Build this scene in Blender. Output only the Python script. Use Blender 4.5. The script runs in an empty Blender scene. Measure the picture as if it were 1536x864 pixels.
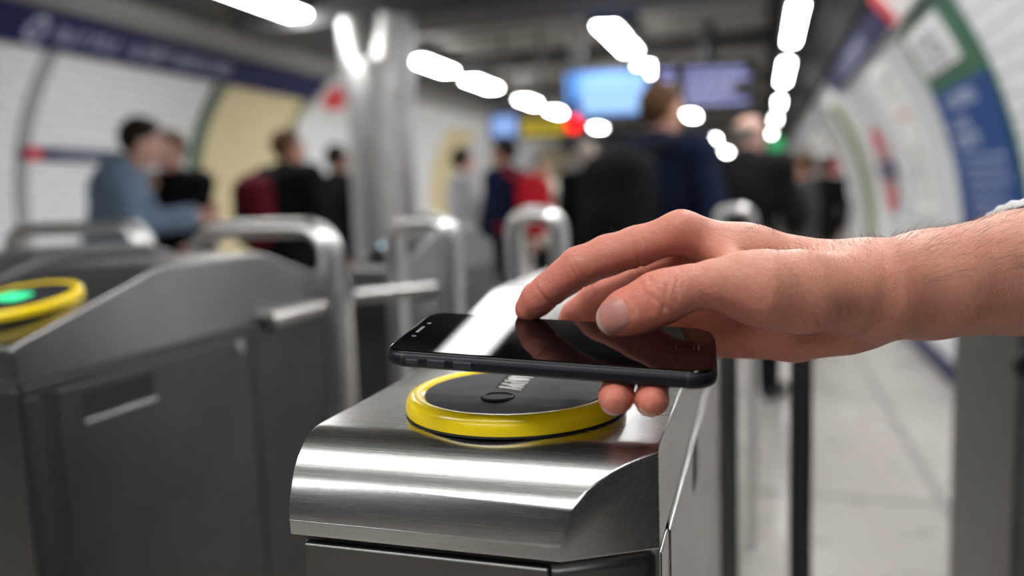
import bpy, bmesh, math, random
import numpy as np
from mathutils import Vector, Matrix

random.seed(7)
rng = np.random.default_rng(11)
PI = math.pi
SC = bpy.context.scene
COL = SC.collection

# ------------------------------------------------------------------ camera geometry (1536 x 864 frame)
F = 1200.0; CX, CY = 768.0, 432.0; H = 1.30
_y = np.array([1142.0 - CX, CY - 283.0, -F]); _y /= np.linalg.norm(_y)      # the gate axis (+Y) seen by the lens
_x = np.array([-_y[2], 0, _y[0]]); _x /= np.linalg.norm(_x)
R = np.stack([_x, _y, np.cross(_x, _y)])
EYE = np.array([0, 0, H])

def W(px, py, d):
    "world point seen at a pixel, at distance d along the lens axis"
    return EYE + R @ np.array([(px - CX) / F * d, (CY - py) / F * d, -d])

def on(px, py, axis, val):
    "world point seen at a pixel on the plane axis = val"
    r = R @ np.array([(px - CX) / F, (CY - py) / F, -1.0])
    return EYE + r * ((val - EYE[axis]) / r[axis])

def proj(p):
    c = R.T @ (np.asarray(p, float) - EYE)
    return np.array([CX + F * c[0] / -c[2], CY - F * c[1] / -c[2], -c[2]])

# ------------------------------------------------------------------ objects
def tag(o, label=None, cat=None, group=None, kind=None):
    if label: o['label'] = label
    if cat: o['category'] = cat
    if group: o['group'] = group
    if kind: o['kind'] = kind
    return o

def empty(name, loc=(0, 0, 0), rz=0.0):
    o = bpy.data.objects.new(name, None); COL.objects.link(o)
    o.location = Vector(loc); o.rotation_euler = (0, 0, rz); o.empty_display_size = .05
    return o

def link(name, me, mat=None, parent=None, smooth=None):
    o = bpy.data.objects.new(name, me); COL.objects.link(o)
    if mat is not None: me.materials.append(mat)
    if parent is not None: o.parent = parent
    if smooth == 'all':
        me.polygons.foreach_set('use_smooth', [True] * len(me.polygons))
    elif smooth:
        me.polygons.foreach_set('use_smooth', [True] * len(me.polygons))
        try: me.set_sharp_from_angle(angle=math.radians(smooth))
        except Exception: pass
    return o

def obj(name, bm, mat=None, parent=None, smooth=None, bevel=0, seg=2, limit=35):
    me = bpy.data.meshes.new(name)
    bmesh.ops.recalc_face_normals(bm, faces=bm.faces)
    bm.to_mesh(me); bm.free()
    o = link(name, me, mat, parent, smooth)
    if bevel:
        m = o.modifiers.new('bevel', 'BEVEL'); m.width = bevel; m.segments = seg
        m.limit_method = 'ANGLE'; m.angle_limit = math.radians(limit); m.harden_normals = False
        me.polygons.foreach_set('use_smooth', [True] * len(me.polygons))
        w = o.modifiers.new('wn', 'WEIGHTED_NORMAL'); w.keep_sharp = True
    return o

def raw(name, verts, faces, mat=None, parent=None, smooth=None):
    me = bpy.data.meshes.new(name)
    me.from_pydata([tuple(map(float, v)) for v in verts], [], [tuple(map(int, f)) for f in faces]); me.update()
    return link(name, me, mat, parent, smooth)

def add_box(bm, x0, x1, y0, y1, z0, z1):
    vs = [bm.verts.new((x, y, z)) for x in (x0, x1) for y in (y0, y1) for z in (z0, z1)]
    for f in ((0, 1, 3, 2), (4, 6, 7, 5), (0, 4, 5, 1), (2, 3, 7, 6), (0, 2, 6, 4), (1, 5, 7, 3)):
        bm.faces.new([vs[i] for i in f])
    return vs

def box(x0, x1, y0, y1, z0, z1):
    bm = bmesh.new(); add_box(bm, x0, x1, y0, y1, z0, z1); return bm

def add_tube(bm, pts, rad, n=16, flat=None, cap=True):
    "sweep a circle (or an ellipse: flat = (unit vector, factor)) along pts; rad a number or one per point"
    pts = [Vector(p) for p in pts]
    rads = rad if hasattr(rad, '__len__') else [rad] * len(pts)
    rings = []; up = None
    for i, p in enumerate(pts):
        t = (pts[min(i + 1, len(pts) - 1)] - pts[max(i - 1, 0)]).normalized()
        if up is None:
            up = Vector((0, 0, 1)) if abs(t.z) < .9 else Vector((0, 1, 0))
        a = t.cross(up)
        if a.length < 1e-6: a = t.orthogonal()
        a.normalize(); b = a.cross(t).normalized(); up = b
        ring = []
        for k in range(n):
            an = 2 * PI * k / n
            off = (a * math.cos(an) + b * math.sin(an)) * rads[i]
            if flat:
                f = Vector(flat[0]); off = off + f * off.dot(f) * (flat[1] - 1)
            ring.append(bm.verts.new(p + off))
        rings.append(ring)
    for r0, r1 in zip(rings, rings[1:]):
        for k in range(n):
            bm.faces.new((r0[k], r0[(k + 1) % n], r1[(k + 1) % n], r1[k]))
    if cap:
        bm.faces.new(list(reversed(rings[0]))); bm.faces.new(rings[-1])

def tube(pts, rad, n=16, flat=None):
    bm = bmesh.new(); add_tube(bm, pts, rad, n, flat); return bm

def lathe(prof, n=64, c=(0, 0, 0), close=False):
    "revolve (r, z) points about the z axis through c"
    bm = bmesh.new(); rings = []
    for r, z in prof:
        if r < 1e-6: rings.append([bm.verts.new((c[0], c[1], c[2] + z))])
        else: rings.append([bm.verts.new((c[0] + r * math.cos(2 * PI * k / n), c[1] + r * math.sin(2 * PI * k / n), c[2] + z)) for k in range(n)])
    pairs = list(zip(rings, rings[1:])) + ([(rings[-1], rings[0])] if close else [])
    for a, b in pairs:
        for k in range(n):
            k2 = (k + 1) % n
            if len(a) == 1 and len(b) == 1: continue
            if len(a) == 1: bm.faces.new((a[0], b[k], b[k2]))
            elif len(b) == 1: bm.faces.new((a[k], a[k2], b[0]))
            else: bm.faces.new((a[k], a[k2], b[k2], b[k]))
    return bm

def prism(poly, axis, lo, hi):
    "extrude a 2D outline along an axis (0: outline is (y,z); 1: (x,z); 2: (x,y))"
    bm = bmesh.new()
    def p3(u, v, w): return {0: (w, u, v), 1: (u, w, v), 2: (u, v, w)}[axis]
    a = [bm.verts.new(p3(u, v, lo)) for u, v in poly]; b = [bm.verts.new(p3(u, v, hi)) for u, v in poly]
    n = len(poly)
    for i in range(n): bm.faces.new((a[i], a[(i + 1) % n], b[(i + 1) % n], b[i]))
    bm.faces.new(list(reversed(a))); bm.faces.new(b)
    return bm

def rounded(x0, x1, y0, y1, r, n=6):
    out = []
    for cx, cy, a0 in ((x1 - r, y1 - r, 0), (x0 + r, y1 - r, 90), (x0 + r, y0 + r, 180), (x1 - r, y0 + r, 270)):
        for k in range(n + 1):
            a = math.radians(a0 + 90 * k / n); out.append((cx + r * math.cos(a), cy + r * math.sin(a)))
    return out

# ------------------------------------------------------------------ implicit surfaces -> one continuous mesh
class Field:
    "signed distance on a grid; shapes are blended in, then read out as a mesh by surface nets"
    def __init__(s, lo, hi, h):
        s.lo = np.array(lo, float); s.h = h
        s.n = np.maximum(4, np.ceil((np.array(hi) - s.lo) / h).astype(int) + 1)
        s.v = np.full(s.n, 9.0, np.float32)
    def window(s, lo, hi):
        a = np.clip(np.floor((np.asarray(lo) - s.lo) / s.h).astype(int), 0, s.n - 1)
        b = np.clip(np.ceil((np.asarray(hi) - s.lo) / s.h).astype(int) + 1, 1, s.n)
        ax = [(s.lo[i] + s.h * np.arange(a[i], b[i])).astype(np.float32) for i in range(3)]
        return tuple(slice(a[i], b[i]) for i in range(3)), np.meshgrid(*ax, indexing='ij', sparse=True)
    def blend(s, sl, d, k):
        o = s.v[sl]
        if k > 0:
            hh = np.maximum(k - np.abs(o - d), 0) / k
            s.v[sl] = np.minimum(o, d) - hh * hh * k * .25
        else: s.v[sl] = np.minimum(o, d)
    def cone(s, A, B, ra, rb, k=.004, pad=.02):
        A = np.asarray(A, float); B = np.asarray(B, float); r = max(ra, rb) + pad
        sl, (X, Y, Z) = s.window(np.minimum(A, B) - r, np.maximum(A, B) + r)
        if min(i.stop - i.start for i in sl) <= 0: return
        s.blend(sl, cone_d(X, Y, Z, A, B, ra, rb), k)
    def ball(s, c, r, k=.004, pad=.02, axes=None):
        "ellipsoid: r = 3 radii along axes (rows), default world"
        c = np.asarray(c, float); r = np.asarray(r, float) * np.ones(3); m = r.max() + pad
        sl, (X, Y, Z) = s.window(c - m, c + m)
        if min(i.stop - i.start for i in sl) <= 0: return
        s.blend(sl, ball_d(X, Y, Z, c, r, axes), k)
    def join(s, other, k):
        hh = np.maximum(k - np.abs(s.v - other.v), 0) / k
        s.v = np.minimum(s.v, other.v) - hh * hh * k * .25
    def cut(s, X_d):            # keep where X_d(x,y,z) < 0
        ax = [(s.lo[i] + s.h * np.arange(s.n[i])).astype(np.float32) for i in range(3)]
        s.v = np.maximum(s.v, X_d(*np.meshgrid(*ax, indexing='ij', sparse=True)))
    def add(s, lo, hi, fn):
        sl, g = s.window(lo, hi); s.v[sl] += fn(*g)
    def sample(s, P):
        q = (np.asarray(P, float) - s.lo) / s.h
        i = np.clip(np.floor(q).astype(int), 0, s.n - 2); f = q - i; out = 0
        for dx in (0, 1):
            for dy in (0, 1):
                for dz in (0, 1):
                    w = (f[..., 0] if dx else 1 - f[..., 0]) * (f[..., 1] if dy else 1 - f[..., 1]) * (f[..., 2] if dz else 1 - f[..., 2])
                    out = out + w * s.v[i[..., 0] + dx, i[..., 1] + dy, i[..., 2] + dz]
        return out
    def normal(s, P):
        e = s.h; P = np.asarray(P, float)
        g = np.stack([s.sample(P + e * np.eye(3)[i]) - s.sample(P - e * np.eye(3)[i]) for i in range(3)], -1)
        return g / (np.linalg.norm(g, axis=-1, keepdims=True) + 1e-9)
    def mesh(s):
        v = s.v; ins = v < 0
        c = np.zeros(np.array(v.shape) - 1, np.int8)
        for dx in (0, 1):
            for dy in (0, 1):
                for dz in (0, 1):
                    c += ins[dx:v.shape[0] - 1 + dx, dy:v.shape[1] - 1 + dy, dz:v.shape[2] - 1 + dz]
        act = (c > 0) & (c < 8); idx = np.argwhere(act)
        ids = np.full(act.shape, -1, np.int64); ids[act] = np.arange(len(idx))
        acc = np.zeros((len(idx), 3)); cnt = np.zeros(len(idx))
        corners = [(a, b, d) for a in (0, 1) for b in (0, 1) for d in (0, 1)]
        for p in corners:
            for ax in range(3):
                if p[ax]: continue
                q = list(p); q[ax] = 1
                a = v[tuple((idx + p).T)]; b = v[tuple((idx + q).T)]
                m = (a < 0) != (b < 0)
                t = np.where(m, a / np.where(m, a - b, 1), 0)
                pt = np.repeat(np.array(p, float)[None], len(idx), 0); pt[:, ax] = t
                acc[m] += pt[m]; cnt[m] += 1
        verts = s.lo + s.h * (idx + acc / cnt[:, None])
        faces = []
        for ax in range(3):
            u, w = (ax + 1) % 3, (ax + 2) % 3
            sh = list(v.shape); sl0 = [slice(0, n) for n in sh]; sl1 = [slice(0, n) for n in sh]
            sl0[ax] = slice(0, sh[ax] - 1); sl1[ax] = slice(1, sh[ax])
            a = ins[tuple(sl0)]; b = ins[tuple(sl1)]
            e = np.argwhere(a != b)
            e = e[(e[:, u] > 0) & (e[:, w] > 0) & (e[:, u] < sh[u] - 1) & (e[:, w] < sh[w] - 1)]
            fl = a[tuple(e.T)]
            du = np.zeros(3, int); du[u] = 1; dw = np.zeros(3, int); dw[w] = 1
            q = np.stack([ids[tuple((e - du - dw).T)], ids[tuple((e - dw).T)], ids[tuple(e.T)], ids[tuple((e - du).T)]], 1)
            q[~fl] = q[~fl][:, ::-1]
            faces.append(q)
        return verts, np.concatenate(faces)
    def build(s, name, mat, parent=None, relax=0):
        V, Fq = s.mesh()
        if relax:
            E = np.concatenate([Fq[:, [0, 1]], Fq[:, [1, 2]], Fq[:, [2, 3]], Fq[:, [3, 0]]])
            for _ in range(relax):
                acc = np.zeros_like(V); cnt = np.zeros(len(V))
                np.add.at(acc, E[:, 0], V[E[:, 1]]); np.add.at(cnt, E[:, 0], 1)
                np.add.at(acc, E[:, 1], V[E[:, 0]]); np.add.at(cnt, E[:, 1], 1)
                V = .5 * V + .5 * acc / cnt[:, None]
        me = bpy.data.meshes.new(name)
        me.vertices.add(len(V)); me.vertices.foreach_set('co', V.astype(np.float32).ravel())
        me.loops.add(Fq.size); me.loops.foreach_set('vertex_index', Fq.astype(np.int32).ravel())
        me.polygons.add(len(Fq)); me.polygons.foreach_set('loop_start', np.arange(0, Fq.size, 4, dtype=np.int32))
        me.update(calc_edges=True); me.validate()
        return link(name, me, mat, parent, 'all')

def cone_d(X, Y, Z, A, B, ra, rb):
    ab = B - A; L2 = float(ab @ ab) + 1e-12
    t = np.clip(((X - A[0]) * ab[0] + (Y - A[1]) * ab[1] + (Z - A[2]) * ab[2]) / L2, 0, 1)
    dx = X - A[0] - t * ab[0]; dy = Y - A[1] - t * ab[1]; dz = Z - A[2] - t * ab[2]
    return np.sqrt(dx * dx + dy * dy + dz * dz) - (ra + (rb - ra) * t)

def ball_d(X, Y, Z, c, r, axes=None):
    x, y, z = X - c[0], Y - c[1], Z - c[2]
    if axes is not None:
        a = np.asarray(axes, float)
        x, y, z = (a[i][0] * x + a[i][1] * y + a[i][2] * z for i in range(3))
    q = np.sqrt((x / r[0]) ** 2 + (y / r[1]) ** 2 + (z / r[2]) ** 2)
    g = np.sqrt((x / r[0] ** 2) ** 2 + (y / r[1] ** 2) ** 2 + (z / r[2] ** 2) ** 2) + 1e-9
    return q * (q - 1) / g

# ------------------------------------------------------------------ materials
def mat(name, col=(.5, .5, .5), rough=.5, metal=0.0, spec=.5, emit=None, power=0.0, sss=0.0):
    m = bpy.data.materials.new(name); m.use_nodes = True
    b = m.node_tree.nodes['Principled BSDF']
    b.inputs['Base Color'].default_value = (*col, 1); b.inputs['Roughness'].default_value = rough
    b.inputs['Metallic'].default_value = metal; b.inputs['Specular IOR Level'].default_value = spec
    if emit is not None:
        b.inputs['Emission Color'].default_value = (*emit, 1); b.inputs['Emission Strength'].default_value = power
    if sss:
        b.inputs['Subsurface Weight'].default_value = sss
    return m

def nt(m): return m.node_tree.nodes, m.node_tree.links, m.node_tree.nodes['Principled BSDF']

def coords(m, scale=(1, 1, 1), rot=(0, 0, 0), kind='Object'):
    N, L, _ = nt(m)
    t = N.new('ShaderNodeTexCoord'); p = N.new('ShaderNodeMapping')
    p.inputs['Scale'].default_value = scale; p.inputs['Rotation'].default_value = rot
    L.new(t.outputs[kind], p.inputs['Vector']); return p.outputs['Vector']

def noise(m, vec, scale=5, detail=4, rough=.55):
    N, L, _ = nt(m); t = N.new('ShaderNodeTexNoise')
    t.inputs['Scale'].default_value = scale; t.inputs['Detail'].default_value = detail; t.inputs['Roughness'].default_value = rough
    L.new(vec, t.inputs['Vector']); return t.outputs['Fac']

def ramp(m, fac, stops):
    N, L, _ = nt(m); r = N.new('ShaderNodeValToRGB')
    e = r.color_ramp.elements
    while len(e) < len(stops): e.new(.5)
    for i, (p, c) in enumerate(stops):
        e[i].position = p; e[i].color = (*c, 1) if hasattr(c, '__len__') else (c, c, c, 1)
    L.new(fac, r.inputs['Fac']); return r.outputs['Color']

def bump(m, height, strength=.1, dist=.001):
    N, L, B = nt(m); b = N.new('ShaderNodeBump')
    b.inputs['Strength'].default_value = strength; b.inputs['Distance'].default_value = dist
    L.new(height, b.inputs['Height'])
    if B.inputs['Normal'].links: L.new(B.inputs['Normal'].links[0].from_socket, b.inputs['Normal'])
    L.new(b.outputs['Normal'], B.inputs['Normal']); return b

def mixc(m, fac, a, b, mode='MIX'):
    N, L, _ = nt(m); x = N.new('ShaderNodeMix'); x.data_type = 'RGBA'; x.blend_type = mode
    for sock, val in ((x.inputs['Factor'], fac), (x.inputs['A'], a), (x.inputs['B'], b)):
        if hasattr(val, 'is_linked'): L.new(val, sock)
        elif hasattr(val, '__len__'): sock.default_value = (*val, 1)
        else: sock.default_value = val
    return x.outputs['Result']

def steel(name, base=.56, rough=.3, stretch=(3, 600, 600), warm=(1.0, .99, .975), scratch=.5):
    m = mat(name, (base * warm[0], base * warm[1], base * warm[2]), rough, 1.0)
    N, L, B = nt(m)
    v = coords(m, stretch)
    f = noise(m, v, 4, 5, .6)
    cl = noise(m, coords(m, (1, 1, 1)), 9, 5, .6)
    L.new(ramp(m, f, [(.25, rough - .04), (.75, rough + .06)]), B.inputs['Roughness'])
    c0 = ramp(m, cl, [(.3, tuple(base * .86 * w for w in warm)), (.7, tuple(base * 1.06 * w for w in warm))])
    L.new(c0, B.inputs['Base Color'])
    bump(m, f, .06 * scratch, .00012)
    # a few fine scratches
    for sc_, ro in (((420, 22, 22), (.0, .0, .7)), ((380, 16, 30), (.0, .0, -.5))):
        n2 = noise(m, coords(m, sc_, ro), 2.2, 2, .5)
        bump(m, ramp(m, n2, [(.70, 0.0), (.73, 1.0)]), .06 * scratch, .0001)
    return m

M = {}
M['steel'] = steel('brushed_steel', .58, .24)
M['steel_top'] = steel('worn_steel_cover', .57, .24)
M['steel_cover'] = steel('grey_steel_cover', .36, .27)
M['steel_shaded'] = steel('brushed_steel_shaded', .155, .36, (400, 4, 400))  # same steel with a darkened base, for the dim lane its faces mirror
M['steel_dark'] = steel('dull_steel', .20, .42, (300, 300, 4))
M['tube'] = steel('polished_tube', .64, .34, (300, 300, 4), scratch=.3)
M['black'] = mat('black_plastic', (.012, .012, .013), .45)
M['dark'] = mat('dark_recess', (.02, .02, .022), .6)
LAMP_POWER = 30.0
# ------------------------------------------------------------------ phone (pose solved from its edges)
PL, PW, PT = .160, .0784, .0078
PC = np.array([-.1001, .3897, 1.2273])
_a = np.array([.0998, .0658, .0738]); _th = np.linalg.norm(_a); _k = _a / _th
_K = np.array([[0, -_k[2], _k[1]], [_k[2], 0, -_k[0]], [-_k[1], _k[0], 0]])
PR = np.eye(3) + math.sin(_th) * _K + (1 - math.cos(_th)) * _K @ _K     # columns: length, width, normal
def ph(u, v, w): return PC + PR @ np.array([u, v, w])
PM = Matrix([[*PR[i], PC[i]] for i in range(3)] + [[0, 0, 0, 1]])

M['phone_body'] = mat('navy_black_aluminium', (.007, .009, .014), .40, .25, .35)
M['phone_band'] = mat('antenna_band', (.008, .008, .009), .5)
M['glass'] = mat('black_phone_glass', (.0016, .0016, .0018), .02, 0, .5)
M['glass'].node_tree.nodes['Principled BSDF'].inputs['IOR'].default_value = 1.29
M['glass_edge'] = mat('polished_glass_edge', (.02, .022, .026), .06, .3, .8)
M['phone_mark'] = mat('dark_phone_mark', (.035, .037, .045), .4)

M['phone_key'] = mat('phone_key', (.05, .055, .065), .28, .6)
def phone():
    t = empty('smartphone'); t.matrix_world = PM
    tag(t, 'black smartphone with glossy dark screen held just above the yellow card reader', 'phone')
    r = .0125
    prof = [(-.0006, -PT * .0), (0, 0)]
    # body: stacked rounded outlines give the curved edge
    bm = bmesh.new(); rings = []
    e = PT / 2
    for k in range(13):
        a = -PI / 2 + PI * k / 12
        ins = e * .78 * (1 - math.cos(a)); z = -e + e * math.sin(a)
        rings.append([bm.verts.new((x, y, z)) for x, y in rounded(-PL / 2 + ins, PL / 2 - ins, -PW / 2 + ins, PW / 2 - ins, r - ins * .8, 10)])
    n = len(rings[0])
    for a, b in zip(rings, rings[1:]):
        for i in range(n): bm.faces.new((a[i], a[(i + 1) % n], b[(i + 1) % n], b[i]))
    bm.faces.new(list(reversed(rings[0]))); bm.faces.new(rings[-1])
    obj('body', bm, M['phone_body'], t, 40)
    # front glass with a rounded (2.5D) rim
    bm = bmesh.new(); rings = []
    for ins, z in ((.0020, -.0010), (.0018, .0000), (.0021, .00035), (.0026, .00058), (.0034, .0007)):
        rings.append([bm.verts.new((x, y, z)) for x, y in rounded(-PL / 2 + ins, PL / 2 - ins, -PW / 2 + ins, PW / 2 - ins, r - ins, 10)])
    for a, b in zip(rings, rings[1:]):
        for i in range(n): bm.faces.new((a[i], a[(i + 1) % n], b[(i + 1) % n], b[i]))
    bm.faces.new(rings[-1]); bm.faces.new(list(reversed(rings[0])))
    gl = obj('screen_glass', bm, M['glass'], t, 50)
    for p_ in gl.data.polygons:
        if len(p_.vertices) > 8: p_.use_smooth = False
    y0 = -PW / 2
    def plate(name, x0, x1, z0, z1, out, m, rr=.0008):
        bm = prism(rounded(x0, x1, z0, z1, rr, 4), 1, y0 - out, y0 + .002)
        return obj(name, bm, m, t, 40, bevel=.0002, seg=2)
    zc = -PT / 2
    for x0_, x1_, h_ in ((-.0669, -.0596, .0013), (-.0558, -.0462, .0017), (-.0428, -.0332, .0017)):
        plate('button_gap', x0_, x1_, -PT / 2 - h_, -PT / 2 + h_, .00006, M['black'], .0012)
    # left-hand (near) long side: switch, two volume keys, antenna bands
    plate('mute_switch', -.0665, -.0600, zc - .0009, zc + .0009, .00030, M['phone_key'])
    plate('volume_button', -.0555, -.0465, zc - .0014, zc + .0014, .00055, M['phone_key'])
    plate('volume_button', -.0425, -.0335, zc - .0014, zc + .0014, .00055, M['phone_key'])
    for x in (-PL / 2 + .0115, PL / 2 - .0135):
        bm = bmesh.new(); rr = []
        for k in range(13):
            a = -PI / 2 + PI * k / 12; ins = e * .78 * (1 - math.cos(a)) - .00006; z = -e + e * math.sin(a)
            rr.append([bm.verts.new((x + s * .0006, y0 + ins, z)) for s in (-1, 1)] + [bm.verts.new((x + s * .0006, y0 + ins + .001, z)) for s in (1, -1)])
        for a, b in zip(rr, rr[1:]):
            for i in range(4): bm.faces.new((a[i], a[(i + 1) % 4], b[(i + 1) % 4], b[i]))
        bm.faces.new(list(reversed(rr[0]))); bm.faces.new(rr[-1])
        obj('antenna_band', bm, M['phone_band'], t)
    zt = .00075
    bm = prism(rounded(-PL / 2 + .0068, -PL / 2 + .0084, -.006, .006, .0007, 4), 2, .0005, zt)
    obj('earpiece', bm, mat('earpiece_mesh', (.16, .16, .16), .35, .6), t)
    for v, s in ((-.0125, .0013), (.0125, .0012)):
        obj('sensor_dot', lathe([(0, .0005), (s, .0005), (s, zt), (0, zt)], 20, (-PL / 2 + .0085, v, 0)), mat('sensor_blue', (.05, .06, .11), .2), t)
    # faint home key outline near the other end
    o = rounded(PL / 2 - .0200, PL / 2 - .0110, -.0050, .0050, .0016, 4); i_ = rounded(PL / 2 - .0197, PL / 2 - .0113, -.0047, .0047, .0014, 4)
    bm = bmesh.new(); A = [bm.verts.new((x, y, zt)) for x, y in o]; B = [bm.verts.new((x, y, zt)) for x, y in i_]
    for k in range(len(A)): bm.faces.new((A[k], A[(k + 1) % len(A)], B[(k + 1) % len(A)], B[k]))
    obj('home_key', bm, M['phone_mark'], t)
    obj('home_mark', box(PL / 2 - .0092, PL / 2 - .0086, -.0042, .0042, .0005, zt), mat('pale_mark', (.22, .15, .13), .4), t)
    return t
phone()
# ------------------------------------------------------------------ the hand and forearm holding the phone
def skin_mat(name='skin', a=(.52, .228, .150), b=(.67, .318, .226), red=(.58, .170, .120), sss=.15):
    m = mat(name, a, .46, 0, .42)
    N, L, B = nt(m)
    v = coords(m, (1, 1, 1))
    n1 = noise(m, v, 34, 5, .6); n2 = noise(m, v, 16, 3, .5)
    c = mixc(m, n1, a, b)
    c = mixc(m, ramp(m, n2, [(.40, 0.0), (.76, .42)]), c, red)
    at = N.new('ShaderNodeAttribute'); at.attribute_name = 'flush'
    c = mixc(m, at.outputs['Fac'], c, red)
    fr = ramp(m, noise(m, v, 150, 2, .5), [(.745, 0.0), (.78, .6)])
    c = mixc(m, fr, c, (.2, .075, .045))
    ln = noise(m, coords(m, (120, 520, 120), (.2, .3, -.62)), 1.8, 2, .5)
    c = mixc(m, ramp(m, ln, [(.58, 0.0), (.68, .28)]), c, (.68, .40, .31))
    L.new(c, B.inputs['Base Color'])
    B.inputs['Subsurface Weight'].default_value = sss
    B.inputs['Subsurface Radius'].default_value = (1, .35, .2); B.inputs['Subsurface Scale'].default_value = .004
    vo = N.new('ShaderNodeTexVoronoi'); vo.feature = 'DISTANCE_TO_EDGE'; vo.inputs['Scale'].default_value = 620
    L.new(v, vo.inputs['Vector'])
    bump(m, ramp(m, vo.outputs['Distance'], [(0, 0.0), (.12, 1.0)]), .42, .0006)
    bump(m, noise(m, v, 260, 4, .6), .5, .0009)
    wr = noise(m, coords(m, (90, 300, 90), (.2, .3, -.55)), 1.6, 3, .55)
    bump(m, wr, .3, .0016)
    return m
M['skin'] = skin_mat()
M['nail'] = mat('fingernail', (.52, .215, .175), .36, 0, .4, sss=.15)
M['nail_tip'] = mat('fingernail_tip', (.62, .43, .34), .4)

def J(px, py, d, rp): return (W(px, py, d), rp * d / F)

def hand_arm():
    t = empty('person', W(1290, 440, .42))
    inv = Matrix.Translation(-t.location)
    tag(t, "person's bare right forearm and hand reaching in to hold the black phone over the reader", 'person')
    fore = [J(2080, 372, .545, 112), J(1800, 385, .50, 112), J(1640, 397, .46, 101), J(1536, 408, .437, 91), J(1400, 426, .42, 79), J(1310, 436, .412, 74), J(1270, 440, .410, 66)]
    pts = {
        'index': [J(1022, 348, .425, 29), J(955, 370, .428, 30), J(912, 383, .431, 30), J(868, 401, .434, 30), J(845, 418, .437, 26.5), J(824, 434, .440, 25), J(806, 449, .444, 25), J(793, 463, .447, 21)],
        'middle': [J(1040, 388, .448, 31), J(965, 424, .456, 30), J(900, 449, .464, 30), J(868, 474, .467, 26), J(856, 500, .468, 24), J(852, 520, .466, 20)],
        'thumb': [J(1110, 428, .383, 43), J(1070, 427, .381, 36.5), J(1032, 432, .381, 33.5), J(1005, 441, .382, 38), J(985, 449, .383, 40), J(958, 463, .385, 37), J(938, 471, .387, 35.5), J(923, 478, .389, 29)],
    }
    def under(seq): return [(ph(u, v, -PT - r - g), r) for u, v, r, g in seq]
    pts['ring'] = [J(1065, 440, .462, 33), J(1008, 487, .472, 29), J(985, 512, .470, 27)] + under([(.034, .034, .0087, .0004), (.0335, -.005, .0080, .0001), (.0345, -.0325, .0078, .0001), (.0345, -.0385, .0070, .0002)])
    pts['little'] = [J(1090, 492, .462, 36), J(1052, 514, .464, 29), J(1030, 527, .462, 25)] + under([(.0505, .032, .0080, .0004), (.0505, .002, .0075, .0001), (.051, -.0335, .0074, .0001), (.051, -.0385, .0064, .0003)])
    allp = [p for c in pts.values() for p, _ in c] + [p for p, _ in fore[:-1]] + [W(1200, 560, .45)]
    lo = np.min(allp, 0) - .03; hi = np.max(allp, 0) + .03
    hi[0] = W(1700, 400, .47)[0]
    h = .00075
    Fd = Field(lo, hi, h)
    # forearm and wrist: two strands (radius side nearer, ulna side farther)
    for (A, ra), (B, rb) in zip(fore, fore[1:]):
        Fd.cone(A, B, ra, rb, .006)
    for (A, ra), (B, rb) in zip(fore, fore[1:]):
        off = R @ np.array([0, -.001, -.016])
        Fd.cone(A + off, B + off, ra * .86, rb * .86, .012)
    mc = [('index', J(1275, 425, .415, 58), (1120, 384, .424, 43)), ('middle', J(1275, 440, .425, 62), (1130, 410, .440, 43)), ('ring', J(1275, 455, .432, 60), (1140, 442, .452, 44)), ('little', J(1275, 470, .432, 52), (1150, 476, .452, 46))]
    for nme, (A, ra), mid in mc:
        (Mp, mr) = J(*mid); (B, rb) = pts[nme][0]
        Fd.cone(A, Mp, ra, mr, .010); Fd.cone(Mp, B, mr, rb, .010)
    # palm heel (little-finger side) and ball of the thumb
    for a, b in ((J(1262, 487, .424, 46), J(1190, 496, .438, 45)), (J(1190, 496, .438, 45), J(1110, 502, .455, 36)), (J(1190, 470, .445, 40), J(1080, 462, .458, 30))):
        Fd.cone(a[0], b[0], a[1], b[1], .0045)
    for a, b in ((J(1262, 437, .398, 55), J(1200, 437, .388, 58)), (J(1200, 437, .388, 58), J(1140, 432, .383, 53)), (J(1140, 432, .383, 53), J(1110, 428, .383, 43))):
        Fd.cone(a[0], b[0], a[1], b[1], .008)
    # web between thumb and index
    a, b = J(1100, 402, .400, 22), J(1085, 372, .420, 20)
    Fd.cone(a[0], b[0], a[1], b[1], .008)
    # fingers: each its own chain, joined to the palm by a soft fillet but kept apart from its neighbours
    Fs = Field(lo, hi, h)
    for nme in ('index', 'middle', 'ring', 'little', 'thumb'):
        ff = Field(lo, hi, h)
        for (A, ra), (B, rb) in zip(pts[nme], pts[nme][1:]): ff.cone(A, B, ra, rb, .003, .012)
        Fs.v = np.minimum(Fs.v, ff.v) if nme != 'middle' else np.minimum(Fs.v, ff.v)
    k = .007; hh = np.maximum(k - np.abs(Fd.v - Fs.v), 0) / k
    Fd.v = np.minimum(Fd.v, Fs.v) - hh * hh * k * .25
    # tendon and bone relief, knuckle
    cam = R @ np.array([0, 0, 1.0])
    def crease(P, ax, depth, sig, rad):
        P = np.asarray(P); ax = np.asarray(ax) / np.linalg.norm(ax)
        def fn(X, Y, Z):
            s = (X - P[0]) * ax[0] + (Y - P[1]) * ax[1] + (Z - P[2]) * ax[2]
            q = ((X - P[0]) ** 2 + (Y - P[1]) ** 2 + (Z - P[2]) ** 2) / rad ** 2
            return depth * np.exp(-(s / sig) ** 2) * np.clip(1.6 - q, 0, 1)
        Fd.add(P - rad * 1.3, P + rad * 1.3, fn)
    def dr(a, b): return W(*b) - W(*a)
    # flexion creases of index (palm side faces the lens) and thumb knuckle folds
    ix = pts['index']
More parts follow.
